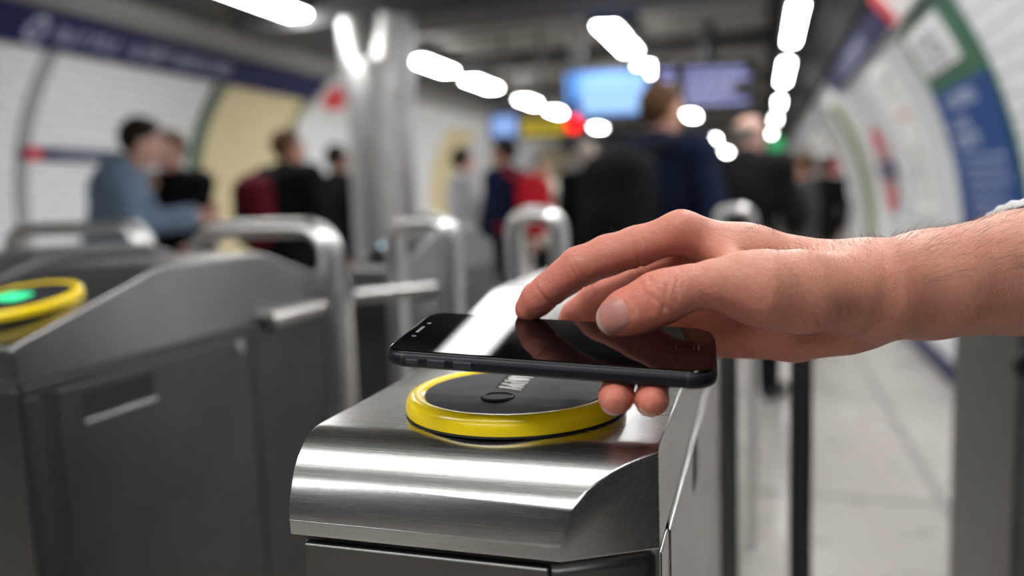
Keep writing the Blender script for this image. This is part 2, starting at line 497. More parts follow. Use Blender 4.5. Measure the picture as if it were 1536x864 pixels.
    for i, off, dp in ((1, .0, .0010), (3, .0006, .0010), (3, -.0024, .0007), (5, .0, .0010)):
        A = ix[i][0]; ax = ix[i + 1][0] - ix[i - 1][0]; ax = ax / np.linalg.norm(ax)
        crease(A + ax * off + R @ np.array([0, -.006, .004]), ax, dp, .0009, .011)
    mp = pts['middle']
    for i in (1, 2): crease(mp[i][0], mp[i + 1][0] - mp[i - 1][0], .0007, .0008, .012)
    for px, py, ax, dp, rd in ((1000, 436, (-4, 22), .0006, .006), (988, 440, (9, 22), .0005, .005), (977, 438, (2, 30), .0007, .0055), (990, 455, (25, 18), .0005, .005), (966, 432, (6, 24), .0005, .006), (1013, 432, (-7, 20), .0005, .006), (1022, 430, (-8, 20), .0004, .006)):
        n_ = np.array([ax[1], ax[0], 0.0]); n_ = R @ (n_ / np.linalg.norm(n_))
        crease(W(px, py, .371), n_, dp * .95, .0008, rd * 1.7)
    # folds where ball of thumb meets palm and the wrist
    for px, py, ax, dp, rd in ((1105, 470, (26, 16), .0009, .012), (1130, 478, (30, 20), .0006, .012), (1284, 502, (6, 30), .0008, .012), (1230, 470, (18, 26), .0005, .016), (1205, 468, (20, 24), .0004, .016)):
        n_ = np.array([ax[1], ax[0], 0.0]); n_ = R @ (n_ / np.linalg.norm(n_))
        crease(W(px, py, .366), n_, dp * .75, .0010, rd * 1.3)
    def lump(px, py, d, rad, amt):      # low swellings and hollows
        P = W(px, py, d)
        Fd.add(P - rad * 2.2, P + rad * 2.2, lambda X, Y, Z: amt * np.exp(-((X - P[0]) ** 2 + (Y - P[1]) ** 2 + (Z - P[2]) ** 2) / rad ** 2))
    lump(1262, 395, .372, .013, .0028)       # hollow beside the thumb tendons
    lump(1320, 420, .372, .016, .0016); lump(1370, 405, .372, .014, -.0014)
    lump(1420, 447, .37, .012, -.0014); lump(1440, 470, .37, .010, .0012)
    lump(1012, 330, .41, .010, -.0014); lump(985, 345, .41, .006, .0009)
    for i, px in enumerate(range(1330, 1640, 26)):                      # a vein along the forearm
        lump(px, 452 - (px - 1330) * .05 + 5 * math.sin(px * .05), .366 + (px - 1330) * .00006, .0045, -.0009)
    body = Fd.build('body', M['skin'], t, relax=1)
    # skin is redder over the fingers and palm
    me = body.data; V = np.empty(len(me.vertices) * 3, np.float32); me.vertices.foreach_get('co', V); V = V.reshape(-1, 3)
    C = (V - EYE) @ R; px = CX + F * C[:, 0] / -C[:, 2]
    tip = np.zeros(len(V))
    for nme, c in pts.items():
        for (p, r), w in zip(c[-3:], (.25, .5, .75)):
            tip = np.maximum(tip, w * np.exp(-(((V - p) ** 2).sum(1)) / (r * 1.9) ** 2))
    Nn = Fd.normal(V)
    pal = np.array([-.35, -.25, -.9]); pal = pal / np.linalg.norm(pal)
    fl = np.clip(tip + .55 * np.clip((1090 - px) / 120, 0, 1) * .6 + .5 * np.clip(Nn @ pal, 0, 1) * np.clip((1330 - px) / 120, 0, 1) + .22 * np.clip((1330 - px) / 260, 0, 1), 0, .9)
    at = me.attributes.new('flush', 'FLOAT', 'POINT'); at.data.foreach_set('value', fl.astype(np.float32))
    body.matrix_parent_inverse = inv

    # nails lie on the finger surface, found by walking along the distance field
    def nail(P0, P1, back, half, width, dorsal, lab=None):
        a = P1 - P0; a = a / np.linalg.norm(a); n_ = np.asarray(dorsal) - a * (np.asarray(dorsal) @ a); n_ = n_ / np.linalg.norm(n_)
        b = np.cross(n_, a); c0 = P1 - a * back
        nu, nv = 15, 13; grid = []
        for i in range(nu):
            for j in range(nv):
                u = -1 + 2 * i / (nu - 1); v = -1 + 2 * j / (nv - 1)
                us = u * math.sqrt(1 - .42 * v * v); vs = v * math.sqrt(1 - (.30 if u > 0 else .22) * u * u)
                grid.append(c0 + a * us * half + b * vs * width + n_ * .016)
        G = np.array(grid)
        for _ in range(50):
            d = Fd.sample(G); G = G - n_ * np.clip(d, -.001, .002)[:, None] * .8
        u_ = np.repeat(np.linspace(-1, 1, nu), nv); v_ = np.tile(np.linspace(-1, 1, nv), nu)
        edge = np.maximum(np.abs(u_), np.abs(v_))
        lift = .00022 * (1 - edge ** 6) + .00006 + np.where(u_ > .85, .00008, 0)
        top = G + n_ * lift[:, None]; bot = G - n_ * .0006
        verts = list(top) + list(bot); nn = nu * nv; fs = []
        for i in range(nu - 1):
            for j in range(nv - 1):
                q = (i * nv + j, (i + 1) * nv + j, (i + 1) * nv + j + 1, i * nv + j + 1); fs.append(q); fs.append(tuple(reversed([x + nn for x in q])))
        rim = [j for j in range(nv)] + [i * nv + nv - 1 for i in range(1, nu)] + [(nu - 1) * nv + j for j in range(nv - 2, -1, -1)] + [i * nv for i in range(nu - 2, 0, -1)]
        for x, y in zip(rim, rim[1:] + rim[:1]): fs.append((x, y, y + nn, x + nn))
        o = raw('fingernail', verts, fs, M['nail'], t, 60); o.matrix_parent_inverse = inv
        o.data.materials.append(M['nail_tip'])
        mi = []
        for p in o.data.polygons:
            uu = np.mean([u_[k % nn] for k in p.vertices]); mi.append(1 if uu > .78 else 0)
        o.data.polygons.foreach_set('material_index', mi); o.data.update()
        return o
    th = pts['thumb']
    nail(th[4][0], th[-1][0] + (th[-1][0] - th[-2][0]) * .2, .0016, .0090, .0078, R @ np.array([-.18, .22, 1.0]))
    up = np.array([0, 0, 1.0])
    nail(pts['index'][5][0], pts['index'][-1][0], .001, .0065, .0055, R @ np.array([-.5, .6, -.65]))
    nail(pts['middle'][3][0], pts['middle'][-1][0], .001, .0062, .0052, R @ np.array([-.7, .1, -.7]))
    for nme in ('ring', 'little'):
        nail(pts[nme][-3][0], pts[nme][-1][0], .0005, .0052, .0046, -PR[:, 2] + -.35 * PR[:, 0])
    # arm hairs: fine tapered strands rooted in the skin of the forearm and the back of the hand
    bm = bmesh.new()
    cand = np.where(((px > 1120) & (px < 1640) & (Nn @ (R @ np.array([0, 1.0, .1])) > np.where(px < 1320, .72, .2)) & (C[:, 1] / -C[:, 2] * F > np.where(px < 1250, 52, -100))) | ((px > 870) & (px < 960) & (Nn[:, 2] > .8)))[0]
    pick = rng.choice(cand, 2200, replace=False)
    for i in pick:
        p = V[i]; n_ = Nn[i]
        if px[i] < 960 and rng.random() < .8: continue
        dirn = n_ * rng.uniform(.35, 1.0) + R @ np.array([rng.uniform(-1.1, -.2), rng.uniform(-.4, .3), rng.uniform(-.2, .5)])
        if px[i] > 1330: dirn = n_ * .3 + R @ np.array([rng.uniform(.4, 1.2), rng.uniform(.0, .5), rng.uniform(-.1, .4)])
        dirn = dirn / np.linalg.norm(dirn); L = rng.uniform(.004, .0085) * (1.2 if px[i] > 1330 else .8); sag = R @ np.array([rng.uniform(-.6, .4), -.4, 0]) * .0022
        q = [p - n_ * .0004, p + dirn * L * .4, p + dirn * L * .75 + sag * .4, p + dirn * L + sag]
        add_tube(bm, [Vector(x) for x in q], [.000055, .00005, .00004, .00001], 3, cap=False)
    hr = obj('arm_hair', bm, mat('arm_hair', (.10, .055, .03), .5), t, 'all'); hr.matrix_parent_inverse = inv
    tag(hr, kind='stuff')
    # pale knitted cuff of the sleeve, slanting just past the edge of the frame
    bm = bmesh.new(); rings = []
    ax = fore[1][0] - fore[3][0]; ax = ax / np.linalg.norm(ax)
    upv = R @ np.array([0, 1.0, 0]); upv = upv - ax * (upv @ ax); upv /= np.linalg.norm(upv); sd = np.cross(ax, upv)
    c0 = W(1549, 404, .441)
    for k_, (s, rr) in enumerate(((.000, .0352), (.0012, .0385), (.004, .0398), (.009, .0392), (.013, .0400), (.018, .0394), (.05, .041), (.12, .047), (.2, .052), (.26, .055))):
        ring = []
        for q in range(64):
            an = 2 * PI * q / 64; rib = 1 + (.014 * math.cos(q * PI) if k_ < 6 else .0)
            slant = (.014 * (1 - math.cos(an - PI / 2)) if False else .010 * (1 - math.sin(an))) * max(0, 1 - s / .06)
            dv = upv * math.sin(an) + sd * math.cos(an) * 1.12
            ring.append(bm.verts.new(c0 + ax * (s + slant) + dv * rr * rib + R @ np.array([0, 0, -.007])))
        rings.append(ring)
    for a, b in zip(rings, rings[1:]):
        for q in range(64): bm.faces.new((a[q], a[(q + 1) % 64], b[(q + 1) % 64], b[q]))
    bm.faces.new(list(rings[-1]))
    cm = mat('pale_knit', (.62, .63, .64), .85); bump(cm, noise(cm, coords(cm), 420, 3), .4, .001)
    cu = obj('sleeve', bm, cm, t, 'all'); cu.matrix_parent_inverse = inv
    tag(cu, 'pale knitted sleeve cuff')
    print('hand verts', len(me.vertices))
hand_arm()
# ------------------------------------------------------------------ ticket gates
M['yellow'] = mat('glossy_yellow_plastic', (.90, .66, .006), .22, 0, .5)
bump(M['yellow'], noise(M['yellow'], coords(M['yellow']), 180, 2), .04, .0005)
_s = ramp(M['yellow'], noise(M['yellow'], coords(M['yellow']), 240, 2, .5), [(.76, (.90, .66, .006)), (.79, (.25, .16, .02))])
nt(M['yellow'])[1].new(_s, nt(M['yellow'])[2].inputs['Base Color'])
M['gasket'] = mat('rubber_gasket', (.006, .006, .006), .6)
M['reader_face'] = mat('reader_face', (.030, .034, .042), .55, 0, .22)
_v = coords(M['reader_face']); _n = noise(M['reader_face'], _v, 900, 3, .6)
nt(M['reader_face'])[1].new(ramp(M['reader_face'], noise(M['reader_face'], _v, 60, 5, .65), [(.35, (.012, .014, .019)), (.75, (.032, .034, .040))]), nt(M['reader_face'])[2].inputs['Base Color'])
bump(M['reader_face'], _n, .18, .0003)
M['emblem'] = mat('pale_grey_emblem', (.66, .65, .61), .5)
M['emblem_back'] = mat('black_emblem_patch', (.008, .009, .012), .7, 0, .1)
M['chrome'] = mat('bright_ring', (.7, .72, .75), .15, 1.0)

def reader(parent, c, rad, detail=True, slope=0.0, inv=None):
    "yellow ringed contactless pad; parts: gasket, face, button, emblem"
    k = rad / .064
    ring = lathe([(.0525 * k, .0088), (.0545 * k, .0102), (.0572 * k, .0112), (.0600 * k, .0108), (.0622 * k, .0095), (.0637 * k, .0072), (.0641 * k, .0040), (.0638 * k, .0009), (.0500 * k, .0009), (.0500 * k, .0070)], 96, close=True)
    r = obj('card_reader', ring, M['yellow'], parent, 60)
    r.location = c; r.rotation_euler = (slope, 0, 0)
    g = obj('gasket', lathe([(.0500 * k, 0), (.0640 * k, 0), (.0642 * k, .0006), (.0640 * k, .0012), (.0500 * k, .0012)], 96, close=True), M['gasket'], r, 60)
    # face: a disc with a raised middle band between two low facets
    bm = bmesh.new(); n = 96; R0 = .0527 * k
    def hgt(x, y):
        y = y / k
        z = .0092
        if y < -.0300: z -= .0000 + min(.0026, (-.0300 - y) * .13)
        elif y > -.018: z += .0008
        else: z += .0008 * (y + .0300) / .012
        return z
    vals = sorted(set([-R0 + 2 * R0 * i / 40 for i in range(41)] + [-.0300 * k, -.018 * k])); rows = []
    for y in vals:
        hw = math.sqrt(max(R0 * R0 - y * y, 0)); rows.append([bm.verts.new((hw * (-1 + 2 * i / 24), y, hgt(0, y))) for i in range(25)])
    for a, b in zip(rows, rows[1:]):
        for i in range(24):
            vs = [a[i], a[i + 1], b[i + 1], b[i]]; 
            try: bm.faces.new(vs)
            except Exception: pass
    bmesh.ops.remove_doubles(bm, verts=bm.verts, dist=1e-7)
    rim = [e for e in bm.edges if e.is_boundary]
    ex = bmesh.ops.extrude_edge_only(bm, edges=rim)
    for v in [v for v in ex['geom'] if isinstance(v, bmesh.types.BMVert)]: v.co.z = .002
    obj('reader_face', bm, M['reader_face'], r, 25)
    return r, k

def cover_profile(pts, nose=0.03):
    "side outline (y, z) of a gate's cover, from list of top points; optional rounded nose"
    return pts

def near_gate():
    t = empty('ticket_gate', (-.1375, .62, 0)); inv = Matrix.Translation(-t.location)
    tag(t, 'brushed steel ticket gate with rounded front under the phone, carrying the large yellow reader', 'ticket gate', 'ticket gates')
    x0, x1 = -.2290, -.0455; yf = .338; zs = 1.1335; zt = 1.182
    prof = [(yf, zs), (yf, zs + .008)]
    for k in range(13):
        a = PI - PI / 2 * k / 12
        prof.append((yf + .034 + .034 * math.cos(a), zs + .008 + (zt - zs - .008) * math.sin(a)))
    prof += [(.45, zt), (.505, zt + .001), (.545, 1.193), (.60, 1.2055), (.665, 1.2175), (.70, 1.220), (.86, 1.220), (.96, 1.186), (.96, zs)]
    bm = prism(prof, 0, x0, x1)
    # the right front corner is cut off at an angle
    p = Vector((-.0875, yf, 0)); q = Vector((-.0450, yf + .0245, 0)); d = (q - p).normalized(); nrm = Vector((d.y, -d.x, 0))
    bmesh.ops.bisect_plane(bm, geom=bm.verts[:] + bm.edges[:] + bm.faces[:], plane_co=p, plane_no=nrm, clear_outer=True)
    bmesh.ops.holes_fill(bm, edges=[e for e in bm.edges if e.is_boundary])
    c = obj('top_cover', bm, M['steel_top'], t, bevel=.0042, seg=4, limit=40); c.matrix_parent_inverse = inv
    # lower cabinet, inset under the cover, with its own rounded corners
    ins = .0022
    out = [(x0 + ins, yf + .0035), (-.0900, yf + .0035), (-.0475, yf + .027), (-.0475, .955), (x0 + ins, .955)]
    b = obj('cabinet', prism(out, 2, 0, zs - .0025), M['steel_shaded'], t, bevel=.006, seg=4, limit=30); b.matrix_parent_inverse = inv
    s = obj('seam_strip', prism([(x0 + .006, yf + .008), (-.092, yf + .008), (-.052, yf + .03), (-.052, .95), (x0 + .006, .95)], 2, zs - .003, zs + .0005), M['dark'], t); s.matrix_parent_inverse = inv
    f = obj('front_panel', box(x0 + .0075, -.0930, yf - .0005, yf + .006, .06, zs - .0035), M['steel_shaded'], t, bevel=.0015, seg=3); f.matrix_parent_inverse = inv
    # right side: sheet with a vertical joint and a black slot
    xs = -.0470
    f = obj('side_panel', box(xs - .004, xs + .0012, .412, .93, .08, 1.122), M['steel'], t, bevel=.001, seg=2); f.matrix_parent_inverse = inv
    f = obj('panel_joint', box(xs - .004, xs + .0005, .4065, .4105, .08, 1.128), M['dark'], t); f.matrix_parent_inverse = inv
    f = obj('corner_post', box(xs - .004, xs + .0008, .375, .405, .08, 1.126), M['steel'], t, bevel=.001, seg=2); f.matrix_parent_inverse = inv
    f = obj('ticket_slot', box(xs - .004, xs + .0017, .556, .592, 1.088, 1.120), M['dark'], t, bevel=.0008, seg=2); f.matrix_parent_inverse = inv
    cc = (on(774, 610, 2, zt)[0], on(774, 610, 2, zt)[1], zt)
    r, k = reader(t, cc, .0618); r.matrix_parent_inverse = inv
    # sensor button in a shallow dark recess, pale rim on the near side
    zb = .0093
    bc = on(747, 597, 2, zt + zb); bx, by = bc[0] - cc[0], bc[1] - cc[1]
    obj('sensor_button', lathe([(0, zb + .0002), (.0078, zb + .0002), (.0081, zb + .0007), (.0084, zb + .0012), (.0094, zb + .0009), (.0098, zb - .0010)], 48, (bx, by, 0)), M['emblem_back'], r, 40)
    obj('button_rim', lathe([(.0079, zb + .0011), (.0081, zb + .00135), (.0083, zb + .0011), (.0081, zb + .0009)], 48, (bx, by, 0), close=True), M['chrome'], r, 40)
    # emblem: pale slanted strokes on a black patch, running across the disc
    zp = zt + .0102
    def cp(u, v, z): # crop pixels (8.64 x, origin 690,540) -> reader-local point on the raised band
        w = on(690 + u / 8.64, 540 + v / 8.64, 2, z); return (w[0] - cc[0], w[1] - cc[1])
    def sheet(name, polys, z, m):
        bm = bmesh.new()
        for pl in polys:
            q = [cp(u, v, zt + z) for u, v in pl]
            a = [bm.verts.new((x, y, z)) for x, y in q]; b = [bm.verts.new((x, y, z - .0006)) for x, y in q]; n = len(q)
            for i in range(n): bm.faces.new((a[i], a[(i + 1) % n], b[(i + 1) % n], b[i]))
            bm.faces.new(a); bm.faces.new(list(reversed(b)))
        return obj(name, bm, m, r)
    sheet('emblem_patch', [[(463, 352), (610, 195), (960, 195), (795, 396)]], .01015, M['emblem_back'])
    L_ = []
    L_ += [[(505, 336), (560, 338), (700, 360), (690, 378), (505, 352)], [(690, 362), (798, 378), (790, 397), (680, 380)]]
    L_ += [[(545, 296), (600, 300), (720, 335), (828, 345), (818, 362), (700, 358), (590, 316), (535, 312)], [(650, 300), (720, 312), (850, 312), (842, 328), (740, 334), (655, 318)]]
    L_ += [[(582, 258), (680, 258), (700, 276), (885, 284), (878, 300), (700, 300), (640, 278), (575, 276)], [(690, 262), (750, 282), (720, 290), (660, 270)]]
    L_ += [[(630, 222), (900, 246), (905, 264), (700, 262), (700, 252), (625, 240)], [(670, 196), (950, 205), (935, 225), (660, 212)]]
    sheet('emblem', L_, .0104, M['emblem'])
    return t
near_gate()

def side_gate(x1, yf, width, lead, label, light=None, mirror=False, dz=0.0, length=.57, slot=True, bar=False, rd=True, ringm=None):
    "gate seen from its right side: sloping reader end, flat crest, falling tail"
    x0 = x1 - width; zs = 1.134 + dz
    t = empty('ticket_gate', (x1 - width / 2, yf + length / 2, 0)); inv = Matrix.Translation(-t.location)
    tag(t, label, 'ticket gate', 'ticket gates')
    prof = [(yf, zs), (yf, 1.170 + dz), (yf + .004, 1.175 + dz), (yf + .205, 1.2325 + dz), (yf + .415, 1.2335 + dz), (yf + length, 1.186 + dz), (yf + length, zs)]
    def P(name, bm, m, bevel=0, seg=2, smooth=None, limit=35):
        o = obj(name, bm, m, t, smooth, bevel, seg, limit); o.matrix_parent_inverse = inv; return o
    P('top_cover', prism(prof, 0, x0, x1), M['steel_cover'], .011, 5, limit=25)
    P('seam_strip', box(x0 + .004, x1 - .0025, yf + .003, yf + length - .003, zs - .004, zs + .001), M['dark'])
    P('cabinet', box(x0 + .002, x1 - .0015, yf + .002, yf + length - .002, 0, zs - .002), M['steel_shaded'], .005, 3)
    P('upper_rail', box(x1 - .006, x1 + .0006, yf + .006, yf + length - .006, zs - .0125, zs - .0025), M['steel_shaded'], .001)
    P('front_post', box(x1 - .006, x1 + .0008, yf + .006, yf + .026, .05, zs - .014), M['steel_shaded'], .001)
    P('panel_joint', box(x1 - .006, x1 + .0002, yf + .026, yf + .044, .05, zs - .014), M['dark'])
    P('side_panel', box(x1 - .006, x1 + .0010, yf + .044, yf + .372, .05, zs - .014), M['steel_shaded'], .0012)
    P('rear_panel', box(x1 - .006, x1 + .0008, yf + .376, yf + length - .006, .05, zs - .014), M['steel_shaded'], .0012)
    if slot:
        s = P('ticket_slot', prism(rounded(yf + .075, yf + .180, zs - .053, zs - .024, .003), 0, x1 - .006, x1 + .0014), M['dark'])
        P('slot_lip', box(x1 - .002, x1 + .003, yf + .075, yf + .182, zs - .058, zs - .0535), M['steel'], .001)
        lk = P('lock', lathe([(0, .0), (.009, 0), (.009, .003), (.007, .0042), (0, .0042)], 28), M['tube'], smooth=40)
        lk.matrix_parent_inverse = inv @ Matrix.Translation((x1 + .0006, yf + .345, zs - .026)) @ Matrix.Rotation(PI / 2, 4, 'Y')
    if bar:
        y0, y1 = yf + .405, yf + length - .022
        o = P('grab_bar', tube([(x1 + .0128, y0, zs + .002), (x1 + .0128, y0 + .01, zs + .002), (x1 + .0128, y1 - .01, zs + .002), (x1 + .0128, y1, zs + .002)], [.009, .0118, .0118, .009], 20), M['tube'], smooth=50)
        P('bar_bracket', box(x1 - .002, x1 + .004, y0 + .004, y1 - .004, zs - .014, zs + .004), M['black'])
    if rd:
        sl = math.atan2(.0575, .201)
        yc = yf + .094; zc = 1.1755 + dz + (yc - yf - .004) * math.tan(sl) - .0005
        rr = min(.0648, width * .42)
        r, k = reader(t, (x1 - width / 2, yc, zc), rr, slope=sl * .66)
        P('reader_plinth', lathe([(0, -.03), (rr * .80, -.03), (rr * .80, -.002), (0, -.002)], 48, (x1 - width / 2, yc, zc)), M['steel'], smooth=40)
        r.matrix_parent_inverse = inv
        if ringm: r.data.materials[0] = ringm
        if light:
            q = obj('status_light', prism(rounded(-.028, .012, -.014, .012, .006), 2, .0088, .0112), mat('status_light', light, .4, emit=light, power=1.2), r)
    return t

side_gate(-.688, .580, .183, 0, 'steel ticket gate at left with a dark slot and a green lit yellow reader', (.03, .55, .22), bar=True)
side_gate(-.671, 1.42, .118, 0, 'small steel ticket gate between two steel hoops, its reader glowing pale blue', (.45, .72, .80), ringm=M['dark'])
side_gate(-1.23, .95, .183, 0, 'steel ticket gate farthest to the left, mostly hidden behind the green lit gate', None, rd=False)

def hoop(xa, xb, y, ztop, label, rad=.0165, r=.05, group='steel hoop rails', depth=2.0):
    t = empty('hoop_rail', ((xa + xb) / 2, y, 0)); inv = Matrix.Translation(-t.location)
    tag(t, label, 'guard rail', group)
    pts = [(xa, y, .004), (xa, y, ztop - r - .3), (xa, y, ztop - r)]
    for k in range(1, 9):
        a = PI - PI / 2 * k / 8; pts.append((xa + r + r * math.cos(a), y, ztop - r + r * math.sin(a)))
    for k in range(0, 9):
        a = PI / 2 - PI / 2 * k / 8; pts.append((xb - r + r * math.cos(a), y, ztop - r + r * math.sin(a)))
    pts += [(xb, y, ztop - r - .3), (xb, y, .004)]
    o = obj('rail', tube(pts, rad, 20, ((0, 1, 0), depth)), M['tube'], t, 50); o.matrix_parent_inverse = inv
    for x in (xa, xb):
        f = obj('floor_flange', lathe([(0, 0), (rad * 2.2, 0), (rad * 2.2, .006), (rad * 1.9, .009), (0, .009)], 28), M['tube'], t, 40)
        f.matrix_parent_inverse = inv @ Matrix.Translation((x, y, 0))
    return t
hoop(-.955, -.698, 1.205, 1.262, 'flat steel hoop rail at the far end of the left ticket gate')
hoop(-1.80, -1.405, 1.56, 1.262, 'flat steel hoop rail at the far left edge behind two ticket gates')
hoop(-.652, -.540, 1.36, 1.262, 'flat steel hoop rail in front of the small gate with the pale blue reader', r=.035)
hoop(-.428, -.345, 1.39, 1.268, 'narrow steel hoop rail just left of the index finger, behind the front gate', r=.032)
hoop(-.145, -.030, 2.9, 1.232, 'distant steel hoop rail seen just above the knuckles', r=.04)

def rod(name, a, b, rad, m, label, cat):
    o = obj(name, tube([a, b], rad, 20), m, None, 50, bevel=.003, seg=2); tag(o, label, cat); return o
rod('barrier_rail', (-.665, 1.215, 1.142), (-.560, 1.33, 1.142), .0125, M['tube'], 'short horizontal steel rail joining the left hoop to the small gate', 'rail')

def post(x, y, w, d, ztop, m, label, cap):
    t = empty('barrier_post', (x, y, 0)); inv = Matrix.Translation(-t.location); tag(t, label, 'post', None)
    for nme, bm, mm, bv in (('pole', prism(rounded(x - w / 2, x + w / 2, y - d / 2, y + d / 2, min(w, d) * .3, 5), 2, .008, ztop), m, 0),
                            ('foot', prism(rounded(x - w * 1.4, x + w * 1.4, y - d * 1.4, y + d * 1.4, .012, 5), 2, 0, .010), M['steel_dark'], .002),
                            ('cap', prism(rounded(x - w * .53, x + w * .53, y - d * .53, y + d * .53, min(w, d) * .3, 5), 2, ztop - .004, ztop + .008), cap, .003)):
        o = obj(nme, bm, mm, t, 40, bevel=bv); o.matrix_parent_inverse = inv
    return t
post(-.047, 1.05, .036, .050, 1.17, M['steel_dark'], 'grey square steel post close behind the front gate under the wrist', M['black'])
M['post_black'] = mat('black_painted_post', (.018, .017, .018), .35)
post(.056, 1.235, .032, .040, 1.14, M['post_black'], 'slim black post standing alone on the pale floor below the wrist', M['black'])

def right_gate():
    x0 = on(1428, 600, 1, 1.75)[0]; t = empty('ticket_gate', (x0 + .12, 1.6, 0)); inv = Matrix.Translation(-t.location)
    tag(t, 'wide dull steel ticket gate cut off by the right edge, below the forearm', 'ticket gate', 'ticket gates')
    def P(name, bm, m, bevel=0, smooth=None):
        o = obj(name, bm, m, t, smooth, bevel); o.matrix_parent_inverse = inv; return o
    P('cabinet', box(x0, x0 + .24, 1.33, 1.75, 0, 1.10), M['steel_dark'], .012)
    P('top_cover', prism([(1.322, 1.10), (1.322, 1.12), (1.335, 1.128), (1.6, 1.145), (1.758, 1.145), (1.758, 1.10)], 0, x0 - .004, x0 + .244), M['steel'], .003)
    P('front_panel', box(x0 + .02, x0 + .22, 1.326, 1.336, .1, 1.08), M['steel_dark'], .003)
    c = on(1532, 548, 1, 1.325)
    o = P('coin_lock', lathe([(.0, .004), (.011, .004), (.013, .010), (.021, .012), (.024, .006), (.024, 0), (0, 0)], 40), M['black'], 0, 50)
    o.matrix_parent_inverse = inv @ Matrix.Translation((c[0] + .012, 1.327, c[2])) @ Matrix.Rotation(PI / 2, 4, 'X')
right_gate()
# ------------------------------------------------------------------ the station hall: vaulted side walls, flat dark ceiling
def wall_x(side, z):
    "x of the curved wall lining at height z"
    if side < 0:
        c, r, z0 = -3.85, 1.90, 1.30
        return c - math.sqrt(max(r * r - max(z - z0, (z - z0) * .35) ** 2, .01))
    c, r, z0 = -1.137, 2.35, .90
    return c + math.sqrt(max(r * r - max(z - z0, (z - z0) * .4) ** 2, .01))

def wall_pt(side, z, out):
    "point standing out from the curved lining, along its normal"
    e = .02; t = Vector((wall_x(side, z + e) - wall_x(side, z - e), 2 * e)).normalized()
    nx, nz = (t[1], -t[0]) if side < 0 else (-t[1], t[0])
    return wall_x(side, z) + nx * out, z + nz * out

def hit(px, py, side):
    x = -5.7 if side < 0 else 1.2
    for _ in range(40):
        p = on(px, py, 0, x); x = .5 * x + .5 * wall_x(side, min(max(p[2], 0), 2.9))
    return on(px, py, 0, x)

def wall_patch(name, side, y0, y1, z0, z1, out, thick, m, parent=None, ny=1):
    "piece of lining following the curve: out = how far it stands proud of the wall"
    n = max(2, int((z1 - z0) / .09)); V = []; Fs = []; UV = []
    zs = [z0 + (z1 - z0) * i / n for i in range(n + 1)]
    s = 0; S = []; prev = None
    for z in zs:
        x = wall_x(side, z)
        if prev is not None: s += math.hypot(x - prev[0], z - prev[1])
        prev = (x, z); S.append(s + z0)
    bm = bmesh.new(); uvl = bm.loops.layers.uv.new('UVMap')
    ys = [y0 + (y1 - y0) * j / ny for j in range(ny + 1)]
    F_, B_ = [], []
    for z, sv in zip(zs, S):
        e = .02; x = wall_x(side, z); t = Vector((wall_x(side, z + e) - wall_x(side, z - e), 2 * e)).normalized()
        nx, nz = (t[1], -t[0]) if side < 0 else (-t[1], t[0])
        F_.append([bm.verts.new((x + nx * out, y, z + nz * out)) for y in ys]); B_.append([bm.verts.new((x + nx * (out - thick), y, z + nz * (out - thick))) for y in ys])
    uvs = {}
    for rows in (F_, B_):
        for i, row in enumerate(rows):
            for j, v in enumerate(row): uvs[v] = (ys[j], S[i])
    def face(vs):
        f = bm.faces.new(vs)
        for l in f.loops: l[uvl].uv = uvs[l.vert]
    N, Mx = n + 1, ny + 1
    for i in range(n):
        for j in range(ny):
            face((F_[i][j], F_[i][j + 1], F_[i + 1][j + 1], F_[i + 1][j])); face((B_[i][j], B_[i + 1][j], B_[i + 1][j + 1], B_[i][j + 1]))
        face((F_[i][0], F_[i + 1][0], B_[i + 1][0], B_[i][0])); face((F_[i][ny], B_[i][ny], B_[i + 1][ny], F_[i + 1][ny]))
    for j in range(ny):
        face((F_[0][j], B_[0][j], B_[0][j + 1], F_[0][j + 1])); face((F_[n][j], F_[n][j + 1], B_[n][j + 1], B_[n][j]))
    return obj(name, bm, m, parent, 40)

def tiles(name, c1, c2, mortar, w=.30, h=.10, rough=.18, gap=.006):
    m = mat(name, c1, rough, 0, .5); N, L, B = nt(m)
    b = N.new('ShaderNodeTexBrick'); b.inputs['Scale'].default_value = 1.0
    b.inputs['Brick Width'].default_value = w; b.inputs['Row Height'].default_value = h; b.inputs['Mortar Size'].default_value = gap
    b.inputs['Color1'].default_value = (*c1, 1); b.inputs['Color2'].default_value = (*c2, 1); b.inputs['Mortar'].default_value = (*mortar, 1)
    L.new(coords(m, kind='UV'), b.inputs['Vector']); L.new(b.outputs['Color'], B.inputs['Base Color'])
    bump(m, b.outputs['Fac'], -.4, .002)
    return m
PTXT = mat('poster_lettering', (.62, .70, .86), .5)
T_WHITE = tiles('white_tiles', (.84, .86, .88), (.80, .82, .84), (.48, .50, .52))
T_CREAM = tiles('cream_tiles', (.80, .69, .42), (.76, .65, .39), (.50, .45, .30))
T_GREEN = tiles('green_tiles', (.10, .16, .10), (.13, .19, .12), (.10, .11, .09))
T_OLIVE = tiles('olive_tiles', (.34, .35, .19), (.30, .31, .17), (.25, .25, .17))
T_GREY = tiles('grey_tiles', (.36, .37, .37), (.33, .34, .34), (.25, .25, .25))
NAVY = mat('navy_enamel', (.014, .018, .085), .5, 0, .2)
DKBLUE = mat('deep_blue_print', (.003, .045, .19), .5, 0, .2)
WHITE = mat('white_enamel', (.78, .78, .78), .35)
RED = mat('red_enamel', (.62, .03, .04), .35)
GREENP = mat('dark_green_print', (.02, .11, .06), .35)
PALE = mat('pale_lettering', (.44, .48, .62), .5)
GREYTXT = mat('grey_lettering', (.30, .31, .36), .5)

Y0, Y1 = -3.0, 46.0
def S(o): return tag(o, kind='structure')
